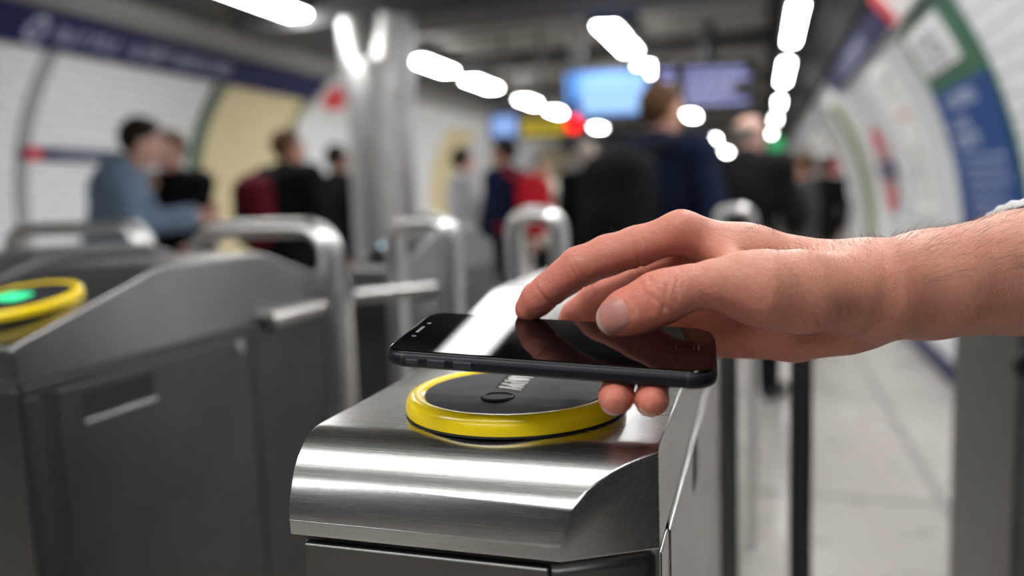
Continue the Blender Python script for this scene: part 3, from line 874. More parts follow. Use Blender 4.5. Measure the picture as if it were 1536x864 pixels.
# floor: pale stone slabs with dark joints
fm = mat('floor_stone', (.44, .41, .38), .32); N, L, B = nt(fm)
bk = N.new('ShaderNodeTexBrick'); bk.offset = 0.0; bk.inputs['Scale'].default_value = 1.0
bk.inputs['Brick Width'].default_value = .60; bk.inputs['Row Height'].default_value = 1.80; bk.inputs['Mortar Size'].default_value = .02
bk.inputs['Color1'].default_value = (.40, .37, .335, 1); bk.inputs['Color2'].default_value = (.44, .41, .37, 1); bk.inputs['Mortar'].default_value = (.19, .18, .17, 1)
vv = coords(fm); fm_ = vv.node; fm_.inputs['Location'].default_value = (.60 - (on(1302, 560, 2, 0)[0] % .60), .1, 0); L.new(vv, bk.inputs['Vector'])
L.new(mixc(fm, ramp(fm, noise(fm, vv, 1.3, 5), [(.35, 0.0), (.7, .5)]), bk.outputs['Color'], (.36, .33, .30)), B.inputs['Base Color'])
L.new(ramp(fm, noise(fm, vv, 3, 4), [(.3, .22), (.7, .42)]), B.inputs['Roughness'])
o = S(obj('floor', box(-6.2, 1.9, Y0, Y1, -.1, 0), fm))
# side linings
S(wall_patch('wall_left', -1, Y0, Y1, 0, 2.92, 0, .12, T_WHITE, ny=8))
S(wall_patch('wall_right', 1, 1.6, Y1, 0, 2.52, 0, .12, T_WHITE, ny=8))
S(obj('wall_right', box(1.35, 1.45, Y0, 1.55, 0, 3.1), mat('dark_reflected_wall', (.016, .016, .018), .6)))  # unseen near wall, added dark so the gate's cut corner reflects dark
gy = [hit(60, 200, -1)[1], hit(26, 200, -1)[1]]
def strip(n, side, pa, pb, z0, z1, m, out=.012):
    a, b = sorted((hit(*pa, side)[1], hit(*pb, side)[1])); return S(wall_patch('trim_%d' % n, side, a, b, z0, z1, out, .02, m))
strip(1, -1, (27, 200), (47, 200), 0, 2.56, T_GREY)
strip(2, -1, (290, 200), (308, 200), 0, 2.56, T_GREEN, .03)
ca, cb = hit(307, 200, -1)[1], hit(432, 190, -1)[1]
S(wall_patch('wall_left', -1, ca, cb, 0, 2.56, .010, .02, T_CREAM))
strip(3, -1, (432, 190), (443, 190), 0, 2.56, T_OLIVE, .02)
ca, cb = hit(648, 250, -1)[1], hit(690, 250, -1)[1]
S(wall_patch('wall_left', -1, ca, cb, 0, 2.56, .010, .02, T_CREAM))
ca, cb = hit(800, 250, -1)[1], hit(850, 250, -1)[1]
S(wall_patch('wall_left', -1, ca, min(cb, 40), 0, 2.56, .010, .02, T_CREAM))
# soffits between wall heads and ceiling, ceiling, beams
CM = mat('ceiling_panels', (.15, .14, .13), .55); N, L, B = nt(CM)
L.new(ramp(CM, noise(CM, coords(CM), .8, 4), [(.3, (.17, .16, .145)), (.7, (.24, .225, .205))]), B.inputs['Base Color'])
DK = mat('dark_beam', (.035, .034, .036), .6)
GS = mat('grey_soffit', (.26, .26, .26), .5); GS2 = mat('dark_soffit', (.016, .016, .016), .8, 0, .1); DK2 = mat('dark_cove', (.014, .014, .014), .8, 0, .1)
ZC = 3.0
S(obj('ceiling', box(-4.3, .10, Y0, Y1, ZC, ZC + .1), CM))
xl = wall_x(-1, 2.82); xr = wall_x(1, 2.44)
S(obj('trim_4', prism([(xl - .05, 2.80), (xl + .06, 2.80), (-4.70, 2.93), (-4.70, 3.0), (xl - .05, 3.0)], 1, Y0, Y1), GS))
S(obj('trim_5', prism([(-4.72, 2.925), (-3.80, 2.945), (-3.80, 3.05), (-4.72, 3.05)], 1, Y0, Y1), DK))
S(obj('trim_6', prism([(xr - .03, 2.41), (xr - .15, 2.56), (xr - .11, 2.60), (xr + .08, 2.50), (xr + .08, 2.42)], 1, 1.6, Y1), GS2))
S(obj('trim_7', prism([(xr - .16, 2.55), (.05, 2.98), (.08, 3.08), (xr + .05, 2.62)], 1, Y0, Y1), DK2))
S(obj('wall_back', box(-6.2, 1.9, Y1, Y1 + .1, 0, 3.1), mat('far_dark', (.10, .10, .105), .7)))
S(obj('wall_front', box(-6.2, 1.9, Y0 - .1, Y0, 0, 3.1), mat('rear_wall', (.06, .06, .065), .6)))
S(wall_patch('baseboard_right', 1, 1.6, Y1, .0, .13, .02, .03, NAVY))
S(wall_patch('baseboard_left', -1, Y0, Y1, .0, .13, .02, .03, NAVY))
yy = 1.0; bi = 0
for y in (1.2, 4.2, 6.3, 9.4, 12.6, 15.8, 19.0, 23.0, 28.0, 34.0):
    big = y == 6.3
    b = obj('ceiling_beam', box(-4.25, .06, y - (.35 if big else .14), y + (.35 if big else .14), 2.74 if big else 2.86, ZC + .02), DK, bevel=.01)
    tag(b, 'wide dark beam across the ceiling on top of the steel column' if big else 'dark beam crossing the grey ceiling', 'beam', None if big else 'dark ceiling beams'); b['kind'] = 'structure'
for y in (7.4, 8.2, 10.4, 11.5, 13.8):                       # panel joints
    S(obj('trim_8', box(-4.2, .06, y - .02, y + .02, ZC - .012, ZC + .01), DK))

# friezes: long enamel name bands under the wall heads, with pale words on them
def words(parent, side, y0, y1, z0, z1, out, m, seed, dense=.75, name='lettering', mirror=False):
    r = random.Random(seed); V = []; Fs = []; bm = bmesh.new(); y = y0
    zt, zb = z1, z0; hh = zt - zb
    while y < y1 - hh * .4:
        nl = r.randint(3, 8)
        for _ in range(nl):
            lw = hh * r.uniform(.45, .75)
            if y + lw > y1: break
            for (a, b, c, d) in {0: [(0, .25, 0, 1), (.25, 1, .78, 1), (.25, .9, .42, .58)], 1: [(0, .25, 0, 1), (.75, 1, 0, 1), (.25, .75, 0, .18), (.25, .75, .82, 1)], 2: [(0, .22, 0, 1), (.78, 1, 0, 1), (.22, .78, .42, .58)], 3: [(0, 1, .82, 1), (.38, .62, 0, .82)], 4: [(0, .25, 0, 1), (.25, 1, 0, .18)]}[r.randint(0, 4)]:
                q = []
                for (u, v) in ((a, c), (b, c), (b, d), (a, d)):
                    yv = y + lw * u; x, z = wall_pt(side, zb + hh * v, out)
                    q.append(bm.verts.new((x, yv, z)))
                bm.faces.new(q)
            y += lw + hh * .16
        y += hh * .6
    return obj(name, bm, m, parent)

def wall_thing(name, label, cat, side, y, z, group=None):
    t = empty(name, (wall_x(side, z), y, z)); tag(t, label, cat, group); return t
def part(t, o): 
    o.parent = t; o.matrix_parent_inverse = Matrix.Translation(-t.location); return o

t = wall_thing('station_frieze', 'long navy name band with pale words along the head of the left wall', 'sign', -1, 8, 2.68)
part(t, wall_patch('band', -1, Y0 + .05, hit(481, 130, -1)[1] - .02, 2.575, 2.80, .035, .03, NAVY, ny=4))
yl = [hit(x, y, -1)[1] for x, y in ((30, 40), (65, 45), (78, 52), (170, 72), (190, 75), (345, 105))]
part(t, words(t, -1, yl[2], yl[3], 2.64, 2.735, .037, PALE, 3)); part(t, words(t, -1, yl[4], yl[5], 2.64, 2.735, .037, PALE, 5))
bm = bmesh.new()
cy, cz = (yl[0] + yl[1]) / 2, 2.688
for k in range(28):
    a0, a1 = 2 * PI * k / 28, 2 * PI * (k + 1) / 28; q = []
    for a, rr in ((a0, .085), (a1, .085), (a1, .05), (a0, .05)):
        x, z = wall_pt(-1, cz + rr * math.sin(a), .037); q.append(bm.verts.new((x, cy + rr * math.cos(a), z)))
    bm.faces.new(q)
part(t, obj('ring_mark', bm, PALE, t))
def disc(side, cy, cz, r, out, m, name, t, r0=0.0, ky=1.0):
    bm = bmesh.new()
    for k in range(36):
        a0, a1 = 2 * PI * k / 36, 2 * PI * (k + 1) / 36; q = []
        for a, rr in ((a0, r), (a1, r), (a1, r0), (a0, r0)):
            if rr == 0 and q and len(q) == 3: continue
            x, z = wall_pt(side, cz + rr * math.sin(a), out); q.append(bm.verts.new((x, cy + rr * ky * math.cos(a), z)))
        bm.faces.new(q)
    return part(t, obj(name, bm, m, t))
# red and white plate at the end of that band
p0, p1 = hit(482, 130, -1), hit(530, 132, -1)
t = wall_thing('line_plate', 'red and white plate on the left frieze beside the steel column', 'sign', -1, (p0[1] + p1[1]) / 2, 2.66)
part(t, wall_patch('plate', -1, p0[1], p1[1] + .6, 2.50, 2.84, .06, .03, WHITE)); 
disc(-1, p0[1] + .42, 2.68, .15, .063, RED, 'red_disc', t, ky=2.2); part(t, words(t, -1, p0[1] + .9, p1[1] + .45, 2.60, 2.70, .063, RED, 8))
# second frieze stretch and cream/white band beyond the column
t = wall_thing('station_frieze', 'short navy name band high on the left wall, just right of the steel column', 'sign', -1, 24, 2.68)
part(t, wall_patch('band', -1, 21.0, 38.0, 2.575, 2.80, .035, .03, NAVY, ny=2)); part(t, words(t, -1, 22, 30, 2.64, 2.74, .037, PALE, 9))
# low name strip near the left edge
p0, p1 = hit(28, 226, -1), hit(165, 238, -1)
t = wall_thing('name_strip', 'slim navy name strip with a red end on the white tiles at far left', 'sign', -1, (p0[1] + p1[1]) / 2, p0[2])
zc = (p0[2] + p1[2]) / 2
part(t, wall_patch('strip', -1, p0[1], p1[1] + .5, zc - .052, zc + .052, .02, .02, NAVY)); part(t, wall_patch('red_end', -1, p0[1] + .05, p0[1] + .2, zc - .05, zc + .05, .026, .008, RED))
part(t, words(t, -1, p0[1] + .35, p1[1] + .2, zc - .025, zc + .025, .024, PALE, 4))

# right wall: frieze, white line plate, blue poster, roundel panel, arches
t = wall_thing('station_frieze', 'navy name band with pale words along the head of the right wall', 'sign', 1, 12, 2.3)
ya, yb = hit(1392, 8, 1)[1], hit(1250, 130, 1)[1]
part(t, wall_patch('band', 1, ya * 1.19, yb, 2.265, 2.415, .03, .026, NAVY, ny=3)); part(t, words(t, 1, ya * 1.35, ya * 1.75, 2.30, 2.38, .033, PALE, 12))
t = wall_thing('line_plate', 'white plate with red edge above the blue poster on the right wall', 'sign', 1, ya * .85, 2.36)
part(t, wall_patch('plate', 1, ya * .66, ya * 1.12, 2.255, 2.43, .05, .03, WHITE)); part(t, wall_patch('red_end', 1, ya * 1.09, ya * 1.135, 2.25, 2.435, .056, .01, RED))
part(t, words(t, 1, ya * .72, ya * 1.05, 2.30, 2.39, .053, RED, 14))
q0, q1 = hit(1535, 250, 1), hit(1447, 290, 1); a, b = q0[1], q1[1]
t = wall_thing('wall_poster', 'tall dark blue poster with a green head and white square on the right wall', 'poster', 1, (a + b) / 2, 1.6)
part(t, wall_patch('frame', 1, a - .012, b + .03, .98, 2.235, .018, .016, GREENP)); part(t, wall_patch('blue_field', 1, a, b, 1.02, 1.83, .026, .01, DKBLUE))
part(t, wall_patch('white_square', 1, a + .28, b - .12, 1.93, 2.17, .026, .01, WHITE))
for i, (z0, z1) in enumerate(((2.07, 2.12), (2.0, 2.05), (1.95, 1.98))): part(t, words(t, 1, a + .42, b - .25, z0, z1, .030, NAVY, 21 + i, name='heading'))
for i, (z0, z1, u0, u1) in enumerate(((1.72, 1.79, .2, .75), (1.49, 1.57, .15, .6), (1.60, 1.66, .12, .5), (1.42, 1.445, .2, .9), (1.36, 1.385, .2, .88), (1.30, 1.325, .22, .92), (1.24, 1.265, .2, .8), (1.17, 1.195, .25, .9), (1.11, 1.135, .25, .7))):
    part(t, words(t, 1, a + (b - a) * (1 - u1), a + (b - a) * (1 - u0), z0, z1, .030, PTXT, 30 + i, name='lettering'))
# roundel and route text on the pale panel
rp = hit(1333, 254, 1)
t = wall_thing('roundel_sign', 'red ring with a navy bar fixed on the pale right wall', 'sign', 1, rp[1], rp[2])
rr = .40
disc(1, rp[1], rp[2], rr, .022, RED, 'ring', t, rr * .66, 1.0)
part(t, wall_patch('bar', 1, rp[1] - rr * 1.25, rp[1] + rr * 1.25, rp[2] - .075, rp[2] + .075, .030, .02, NAVY)); part(t, words(t, 1, rp[1] - rr, rp[1] + rr, rp[2] - .03, rp[2] + .03, .033, WHITE, 40))
t = wall_thing('route_panel', 'white line diagram panel with grey text beside the roundel', 'sign', 1, rp[1] - 1.1, 1.7)
yA, yB = hit(1385, 200, 1)[1], hit(1352, 200, 1)[1]
part(t, wall_patch('panel', 1, yA, yB, 1.05, 2.2, .014, .012, mat('panel_white', (.74, .74, .72), .4)))
for i, (z0, z1) in enumerate(((2.05, 2.12), (1.95, 2.0), (1.78, 1.84), (1.50, 1.56), (1.40, 1.46), (1.32, 1.38), (1.2, 1.24))):
    part(t, words(t, 1, yA + .1, yB - .1, z0, z1, .018, GREYTXT if i != 2 else RED, 50 + i, name='lettering'))
strip(9, 1, (1296, 260), (1306, 260), 0, 2.24, T_OLIVE, .03)
strip(10, 1, (1263, 260), (1268, 260), 0, 2.24, T_GREY, .03)
ya, yb = hit(1245, 200, 1)[1], hit(1225, 220, 1)[1]
t = wall_thing('wall_poster', 'distant pale poster with red and grey blocks far along the right wall', 'poster', 1, (ya + yb) / 2, 1.7)
part(t, wall_patch('sheet', 1, ya, yb, 1.1, 2.2, .02, .02, WHITE)); part(t, wall_patch('red_block', 1, ya + .3, yb - 1.0, 1.5, 1.75, .026, .01, RED)); part(t, wall_patch('grey_block', 1, ya + .3, yb - .4, 1.2, 1.4, .026, .01, GREYTXT))

# ------------------------------------------------------------------ steel column with a forked head under the beam
cx, cy = W(577, 300, 6.5)[:2]
t = empty('steel_column', (cx, cy, 0)); tag(t, 'round brushed steel column with a forked head rising to the dark beam', 'column'); inv = Matrix.Translation(-t.location)
def P(name, o): o.parent = t; o.matrix_parent_inverse = inv; return o
M['column'] = steel('satin_column', .50, .48, (30, 30, 3), scratch=.4)
P('shaft', obj('shaft', lathe([(0, 0), (.26, 0), (.26, 2.10), (.27, 2.30), (.25, 2.40), (0, 2.40)], 48, (cx, cy, 0)), M['column'], t, 40))
for sx in (-1, 1):
    P('arm', obj('head_arm', tube([(cx + sx * .05, cy, 2.05), (cx + sx * .10, cy, 2.28), (cx + sx * .15, cy, 2.52), (cx + sx * .175, cy, 2.745)], [.215, .20, .165, .14], 28), M['column'], t, 50))
P('foot', obj('base_ring', lathe([(0, 0), (.28, 0), (.28, .05), (.24, .07), (0, .07)], 48, (cx, cy, 0)), M['steel_dark'], t, 40))

# ------------------------------------------------------------------ ceiling lights: three rows of long diffusers
LAMP = mat('lamp_diffuser', (.9, .9, .9), .4, emit=(1.0, .995, .985), power=LAMP_POWER)
LAMP2 = mat('dim_lamp_diffuser', (.9, .9, .9), .4, emit=(1.0, .995, .985), power=LAMP_POWER * .44)
HOUS = mat('lamp_housing', (.30, .30, .30), .4, .6)
LAMP3 = mat('soft_lamp_diffuser', (.9, .9, .9), .4, emit=(1.0, .995, .985), power=LAMP_POWER * .30)
def lamp(x, y0, y1, z, label, group, wd=.2, lm=None):
    t = empty('ceiling_light', (x, (y0 + y1) / 2, ZC)); inv = Matrix.Translation(-t.location); tag(t, label, 'light', group)
    h = obj('housing', box(x - wd / 2 - .015, x + wd / 2 + .015, y0, y1, z + (-.012 if wd < .15 else .012), z + .075), HOUS, t, bevel=.008); h.matrix_parent_inverse = inv
    d = obj('diffuser', prism(rounded(x - wd / 2, x + wd / 2, z - .02, z + .02, .018, 4), 1, y0 + .02, y1 - .02), lm or LAMP, t, 40); d.matrix_parent_inverse = inv
    for y in (y0 + (y1 - y0) * .2, y1 - (y1 - y0) * .2):
        r = obj('hanger', tube([(x, y, z + .07), (x, y, ZC)], .012, 10), HOUS, t, 40); r.matrix_parent_inverse = inv
MZ = 2.84
for i, (a, b) in enumerate(((3.35, 5.5), (7.45, 9.0), (9.95, 10.8), (15.6, 17.6), (24.5, 26.0), (33.0, 36.0))):
    lamp(-1.365, a, b, MZ, ['white ceiling light overhead, reflected as a band in the phone screen', 'white ceiling light over the blue screen, largest of the middle diagonal row', 'white ceiling light touching the end of the largest one, middle diagonal row', 'white ceiling light beside the head of the tall brown haired person', 'white ceiling light low between the tall person and the balding person', 'tiny farthest white ceiling light of the middle diagonal row'][i], 'middle row of ceiling lights', lm=LAMP3 if i == 0 else None)
for i, (a, b) in enumerate(((4.5, 6.1), (8.3, 9.3), (10.0, 11.0), (12.4, 13.4), (14.3, 15.2), (18.3, 19.0))):
    lamp(-3.62, a, b, MZ, ['large white ceiling light left of the steel column, cut by the top edge', 'white ceiling light just right of the steel column', 'second white ceiling light to the right of the steel column', 'third white ceiling light to the right of the steel column', 'fourth ceiling light right of the column, above the yellow sign', 'round white ceiling light just right of the red signal'][i], 'left row of ceiling lights', lm=None)
for i, (a, b) in enumerate(((.4, 2.7), (3.1, 5.6), (6.2, 7.9), (8.9, 10.8), (12.6, 13.8), (15.6, 16.8), (20.0, 22.0))):
    lamp(.255, a, b, 2.61, ['ceiling light right overhead, nearest the rear, above the forearm', 'ceiling light overhead between the forearm and the right row in view', 'tallest white ceiling light in the right row, at the top edge', 'second white ceiling light down the right row', 'third white ceiling light down the right row', 'fourth white ceiling light down the right row', 'lowest white ceiling light of the right row, above the green signal'][i], 'right row of ceiling lights', .11)

for y, z, x0_, x1_, lab in ((-.42, 2.75, -2.6, .35, 'ceiling light running across the hall above the gates'), (-2.55, 2.45, -2.6, .6, 'ceiling light running across the hall near the rear wall')):
    t = empty('ceiling_light', ((x0_ + x1_) / 2, y, ZC)); inv = Matrix.Translation(-t.location); tag(t, lab, 'light')
    for nme, bm, mm in (('housing', box(x0_, x1_, y - .14, y + .14, z + .012, z + .075), HOUS), ('diffuser', box(x0_ + .02, x1_ - .02, y - .125, y + .125, z - .02, z + .02), LAMP2),
                        ('hanger', tube([((x0_ + x1_) / 2, y, z + .07), ((x0_ + x1_) / 2, y, ZC)], .02, 10), HOUS)):
        o = obj(nme, bm, mm, t, 40); o.matrix_parent_inverse = inv

# ------------------------------------------------------------------ hanging screens, signs and signals
def screen(px0, px1, py0, py1, d, label, m, name='display_screen', thick=.12, cat='screen'):
    c = W((px0 + px1) / 2, (py0 + py1) / 2, d); w_ = (px1 - px0) / F * d; h_ = (py1 - py0) / F * d
    t = empty(name, c, math.atan2(-_yaw[0], _yaw[1]) * .9); tag(t, label, cat)
    obj('case', box(-w_ / 2 - .03, w_ / 2 + .03, 0, thick, -h_ / 2 - .035, h_ / 2 + .035), M['black'], t, bevel=.01)
    if m is not None: obj('panel', box(-w_ / 2, w_ / 2, -.006, .01, -h_ / 2, h_ / 2), m, t)
    return t, w_, h_, c
_yaw = (R @ np.array([0, 0, -1.0]))
def glow(name, col, p): return mat(name, tuple(.3 * c for c in col), .3, emit=col, power=p)
SB = glow('screen_blue', (.12, .36, .95), .68); SP = glow('screen_pale', (.38, .62, 1.0), .60); LED = glow('led_blue', (.36, .38, .80), .62); YEL = glow('yellow_sign_face', (.75, .58, .01), .38)
def rects(t, name, lst, m, y=-.009):
    if len(lst) > 1:
        for q in lst: rects(t, name, [q], m, y)
        return
    bm = bmesh.new()
    for x0, x1, z0, z1 in lst: add_box(bm, x0, x1, y, y + .004, z0, z1)
    return obj(name, bm, m, t)
t, w_, h_, c = screen(850, 970, 108, 171, 8.0, 'bright blue display screen hanging left of the dark departure board', SB)
rects(t, 'picture', [(-w_ * .30, w_ * .46, -h_ * .44, h_ * .40)], SP, -.010)
rects(t, 'lettering', [(-w_ * .25, w_ * .4, h_ * k, h_ * (k + .05)) for k in (.28, .12, -.04, -.2)], SB, -.013)
rects(t, 'dark_tile', [(-w_ * .46, -w_ * .33, -h_ * .46, -h_ * .12)], NAVY, -.010)
for sx in (-.3, .3): obj('hanger', tube([(w_ * sx, .06, h_ / 2 + .03), (w_ * sx, .06, ZC - c[2])], .022, 12), M['black'], t, 40)
t, w_, h_, c = screen(985, 1130, 97, 161, 8.2, 'dark departure board with rows of pale blue dot lettering', mat('board_face', (.012, .012, .02), .3))
rr_ = random.Random(5); L_ = []; L2 = []
for k in range(5):
    z1 = h_ * (.42 - .185 * k); z0 = z1 - h_ * .095
    x = -w_ * .47; L2.append((x + w_ * .02, x + w_ * .15, z0, z1))
    x = -w_ * .20
    while x < w_ * (.30 if k in (2, 3) else .40):
        lw = w_ * rr_.uniform(.05, .16); L_.append((x, min(x + lw, w_ * .46), z0, z1)); x += lw + w_ * .018
rects(t, 'lettering', L_, LED); rects(t, 'number_lettering', L2, LED)
obj('hanger', tube([(.05, .06, h_ / 2 + .03), (.05, .06, ZC - c[2])], .06, 14), M['black'], t, 40)
t, w_, h_, c = screen(737, 776, 173, 206, 8.4, 'small pale blue sign hanging left of the yellow sign', glow('sign_blue', (.26, .42, .95), .45), 'hanging_sign', .08, 'sign')
rects(t, 'lettering', [(-w_ * .4, w_ * .4, h_ * k, h_ * (k + .10)) for k in (.2, -.05, -.3)], SP)
obj('hanger', tube([(0, .04, h_ / 2), (0, .04, ZC - c[2])], .02, 10), M['black'], t, 40)
t, w_, h_, c = screen(782, 846, 179, 203, 8.3, 'yellow hanging sign with dark lettering left of the red signal', YEL, 'hanging_sign', .08, 'sign')
rects(t, 'lettering', [(-w_ * .40 + w_ * .1 * i, -w_ * .40 + w_ * (.1 * i + .065), -h_ * .2, h_ * .25) for i in range(8)], mat('olive_text', (.16, .13, .01), .5))
obj('hanger', tube([(0, .04, h_ / 2), (0, .04, ZC - c[2])], .02, 10), M['black'], t, 40)
t, w_, h_, c = screen(880, 955, 6, 26, 6.9, 'dull blue panel added under the ceiling above the blue screen', mat('dull_blue_panel', (.10, .16, .36), .4), 'hanging_sign', .08, 'sign')  # plain panel added for the faint blue patch up here
def signal(px, py, d, col, p, rad, label):
    c = W(px, py, d); t = empty('signal_lamp', c, math.atan2(-_yaw[0], _yaw[1])); tag(t, label, 'signal light')
    h = obj('housing', lathe([(0, 0), (rad * 1.25, 0), (rad * 1.25, .09), (rad * .8, .12), (0, .12)], 32), M['black'], t, 40); h.rotation_euler = (-PI / 2, 0, 0)
    l = obj('lens', lathe([(0, -.018), (rad * .6, -.014), (rad, 0), (rad, .01), (0, .01)], 32), glow('lens_' + ('red' if col[0] > .5 else 'green'), col, p), t, 50); l.rotation_euler = (-PI / 2, 0, 0)
    obj('hanger', tube([(0, .05, rad), (0, .05, ZC - c[2])], .016, 10), M['black'], t, 40)
signal(860, 186, 7.8, (1.0, .003, .003), 2.0, .078, 'round glowing red signal at the right end of the yellow sign')
signal(1165, 217, 8.2, (.02, .36, .12), .62, .085, 'round green signal right of the bald man')
# ------------------------------------------------------------------ people waiting and walking beyond the gates
def cloth(name, col, rough=.85, n=90):
    m = mat(name, col, rough, 0, .12)
    c = ramp(m, noise(m, coords(m), 6, 4), [(.3, tuple(x * .8 for x in col)), (.7, tuple(min(1, x * 1.12) for x in col))])
    nt(m)[1].new(c, nt(m)[2].inputs['Base Color']); bump(m, noise(m, coords(m), n, 3), .3, .004); return m
SKIN2 = mat('skin_distant', (.52, .27, .19), .5, sss=.08)
SKIN3 = mat('skin_pale', (.62, .37, .29), .5, sss=.08)
EYE_W = mat('eye', (.5, .47, .45), .2)

def person(px, ytop, d, yaw, label, top, legs, hair, skin=SKIN2, arms=None, lean=0.0, nod=0.0, turn=0.0, build=1.0, hair_style='short', coat=1.0, coat_low=.86, name='jacket', shoes=(.03, .028, .03), stride=.10):
    """arms: per side (elbow, wrist) as local (x, y, z); +y is where the chest faces. lean: chest forward (m), nod: head forward/down, turn: head yaw"""
    p = W(px, ytop, d); x, y, Hh = p; s = Hh / 1.755
    t = empty('person', (x, y, 0), yaw); tag(t, label, 'person'); t.scale = (s, s, s)
    b = build
    def V(*a): return np.array(a, float)
    sh = [V(sx * .185 * b, lean * .85 + .0, 1.425 - lean * .12) for sx in (-1, 1)]
    chest = V(0, lean * .6, 1.27); waist = V(0, lean * .25, 1.06); pel = V(0, 0, .93)
    neck0 = V(0, lean * .92, 1.46 - lean * .14); head = V(0, lean * 1.05 + .02 + nod * .55, 1.635 - lean * .2 - nod * .25)
    ct, st = math.cos(turn), math.sin(turn)
    pitch = nod * 2.6
    hx = np.array([ct, st, 0]); hy0 = np.array([-st, ct, 0]); hy = hy0 * math.cos(pitch) - V(0, 0, 1) * math.sin(pitch); hz = np.cross(hx, hy)
    def HD(a, bb, c): return head + hx * a + hy * bb + hz * c
    arms = arms or (((-.25, .02, 1.13), (-.24, .10, .88)), ((.25, .02, 1.13), (.24, .10, .88)))
    hip = [V(sx * .09, 0, .90) for sx in (-1, 1)]
    kn = [V(sx * .10, sx * stride * .6 + .02, .49) for sx in (-1, 1)]; an = [V(sx * .105, sx * stride - .02, .085) for sx in (-1, 1)]
    def torso(f, g, k):
        f.ball(chest, V(.165 * b + g, .112 * b + g, .19 + g), k, .06); f.ball(waist, V(.138 * b + g, .10 * b + g, .17 + g), k, .06); f.ball(pel, V(.165 * b + g, .115 * b + g, .13 + g), k, .06)
        for q in sh: f.cone(q, chest + V(0, 0, .06), .058 + g, .09 + g, k, .06); f.cone(q, neck0 + V(0, -.01, -.01), .05 + g, .05 + g, k, .06)
    def limb(f, pts, rs, g, k):
        for A, B, ra, rb in zip(pts, pts[1:], rs, rs[1:]): f.cone(A, B, ra + g, rb + g, k, .05)
    armp = [[sh[i], V(*arms[i][0]) + V(0, lean * .8, 0), V(*arms[i][1]) + V(0, lean * .8, 0)] for i in (0, 1)]
    pts = np.array([q for a in armp for q in a] + [HD(0, 0, .14), HD(0, .13, 0), HD(0, -.12, 0)] + kn + an + [V(.22, .3, 0), V(-.22, -.2, 0)])
    lo = pts.min(0) - .16; hi = pts.max(0) + .16; lo[2] = -.02
    f = Field(lo, hi, .0085)
    torso(f, 0, .04)
    for i in (0, 1):
        limb(f, [hip[i], kn[i], an[i]], [.088 * b, .056, .038], 0, .03)
        f.cone(an[i] + V(0, -.02, -.035), an[i] + V((i * 2 - 1) * .015, .16, -.05), .036, .028, .02, .05)
        limb(f, armp[i], [.050, .038, .027], 0, .02)
    f.cone(neck0 + V(0, -.02, -.04), head + V(0, -.005, -.05), .060, .055, .03, .05)
    # head: cranium, jaw, nose, brow, lips, ears
    A_ = [hx, hy, hz]
    f.ball(HD(0, -.012, .022), V(.077, .096, .093), .02, .05, A_); f.ball(HD(0, .018, -.045), V(.060, .072, .075), .03, .05, A_)
    f.cone(HD(0, .082, .012), HD(0, .104, -.022), .010, .015, .012, .03); f.cone(HD(-.032, .078, .030), HD(.032, .078, .030), .012, .012, .014, .03)
    f.cone(HD(-.018, .084, -.055), HD(.018, .084, -.055), .008, .008, .008, .03); f.cone(HD(0, .07, -.095), HD(0, .075, -.09), .022, .018, .02, .03)
    for sx in (-1, 1): f.ball(HD(sx * .080, -.008, -.008), V(.012, .020, .032), .008, .03, A_)
    # hands: palm, four fingers, thumb
    for i in (0, 1):
        wr = armp[i][2]; dirn = wr - armp[i][1]; dirn /= np.linalg.norm(dirn)
        side = np.cross(dirn, V(0, 1, 0) if abs(dirn[1]) < .8 else V(0, 0, 1)); side /= np.linalg.norm(side); nn = np.cross(side, dirn)
        for o_, l_ in ((-.024, .085), (0, .09), (.024, .083)): f.cone(wr, wr + dirn * l_ + side * o_, .022, .016, .012, .03)
        for j, (o_, l_) in enumerate(((-.033, .062), (-.011, .075), (.011, .078), (.033, .068))):
            a0 = wr + dirn * .088 + side * o_; m_ = a0 + dirn * l_ * .55 + nn * .012; e_ = m_ + dirn * l_ * .4 + nn * .028
            f.cone(a0, m_, .0100, .0095, .002, .02); f.cone(m_, e_, .0095, .0085, .002, .02)
        q = wr + dirn * .025 - side * .022; f.cone(q, q + dirn * .04 - side * .035 + nn * .01, .015, .0115, .006, .03); f.cone(q + dirn * .04 - side * .035 + nn * .01, q + dirn * .078 - side * .042 + nn * .02, .0115, .0095, .002, .03)
    f.build('body', skin, t)
    for sx in (-1, 1):
        e = obj('eye', lathe([(.012 * math.sin(PI * k / 10), -.012 * math.cos(PI * k / 10)) for k in range(11)], 14), EYE_W, t, 'all'); e.location = Vector(HD(sx * .031, .078, .010))
    # clothes
    g = .022 * coat
    c = Field(lo, hi, .013); torso(c, g, .05)
    for i in (0, 1): limb(c, [armp[i][0], armp[i][1], armp[i][1] + (armp[i][2] - armp[i][1]) * .96], [.056, .050, .041], g * .7, .03)
    c.ball(V(0, .01 + lean * .1, coat_low), V(.175 * b + g, .125 * b + g, .10), .05, .06)
    c.cone(neck0 + V(0, -.03, -.01), neck0 + V(0, -.02, .035), .066, .060, .03, .05)
    c.cut(lambda X, Y, Z: (coat_low - .10) - Z + 0 * X + 0 * Y)
    c.build(name, top, t, 1)
    c = Field(lo, hi, .013)
    c.ball(pel + V(0, 0, -.01), V(.168 * b + .014, .118 * b + .014, .14), .03, .06)
    for i in (0, 1): limb(c, [hip[i], kn[i], an[i] + V(0, 0, -.02)], [.094 * b, .070, .058], .010, .03)
    c.cut(lambda X, Y, Z: .045 - Z + 0 * X + 0 * Y); c.cut(lambda X, Y, Z: Z - 1.02 + 0 * X + 0 * Y)
    c.build('trousers', legs, t, 1)
    sm = mat('shoe_leather', shoes, .5)
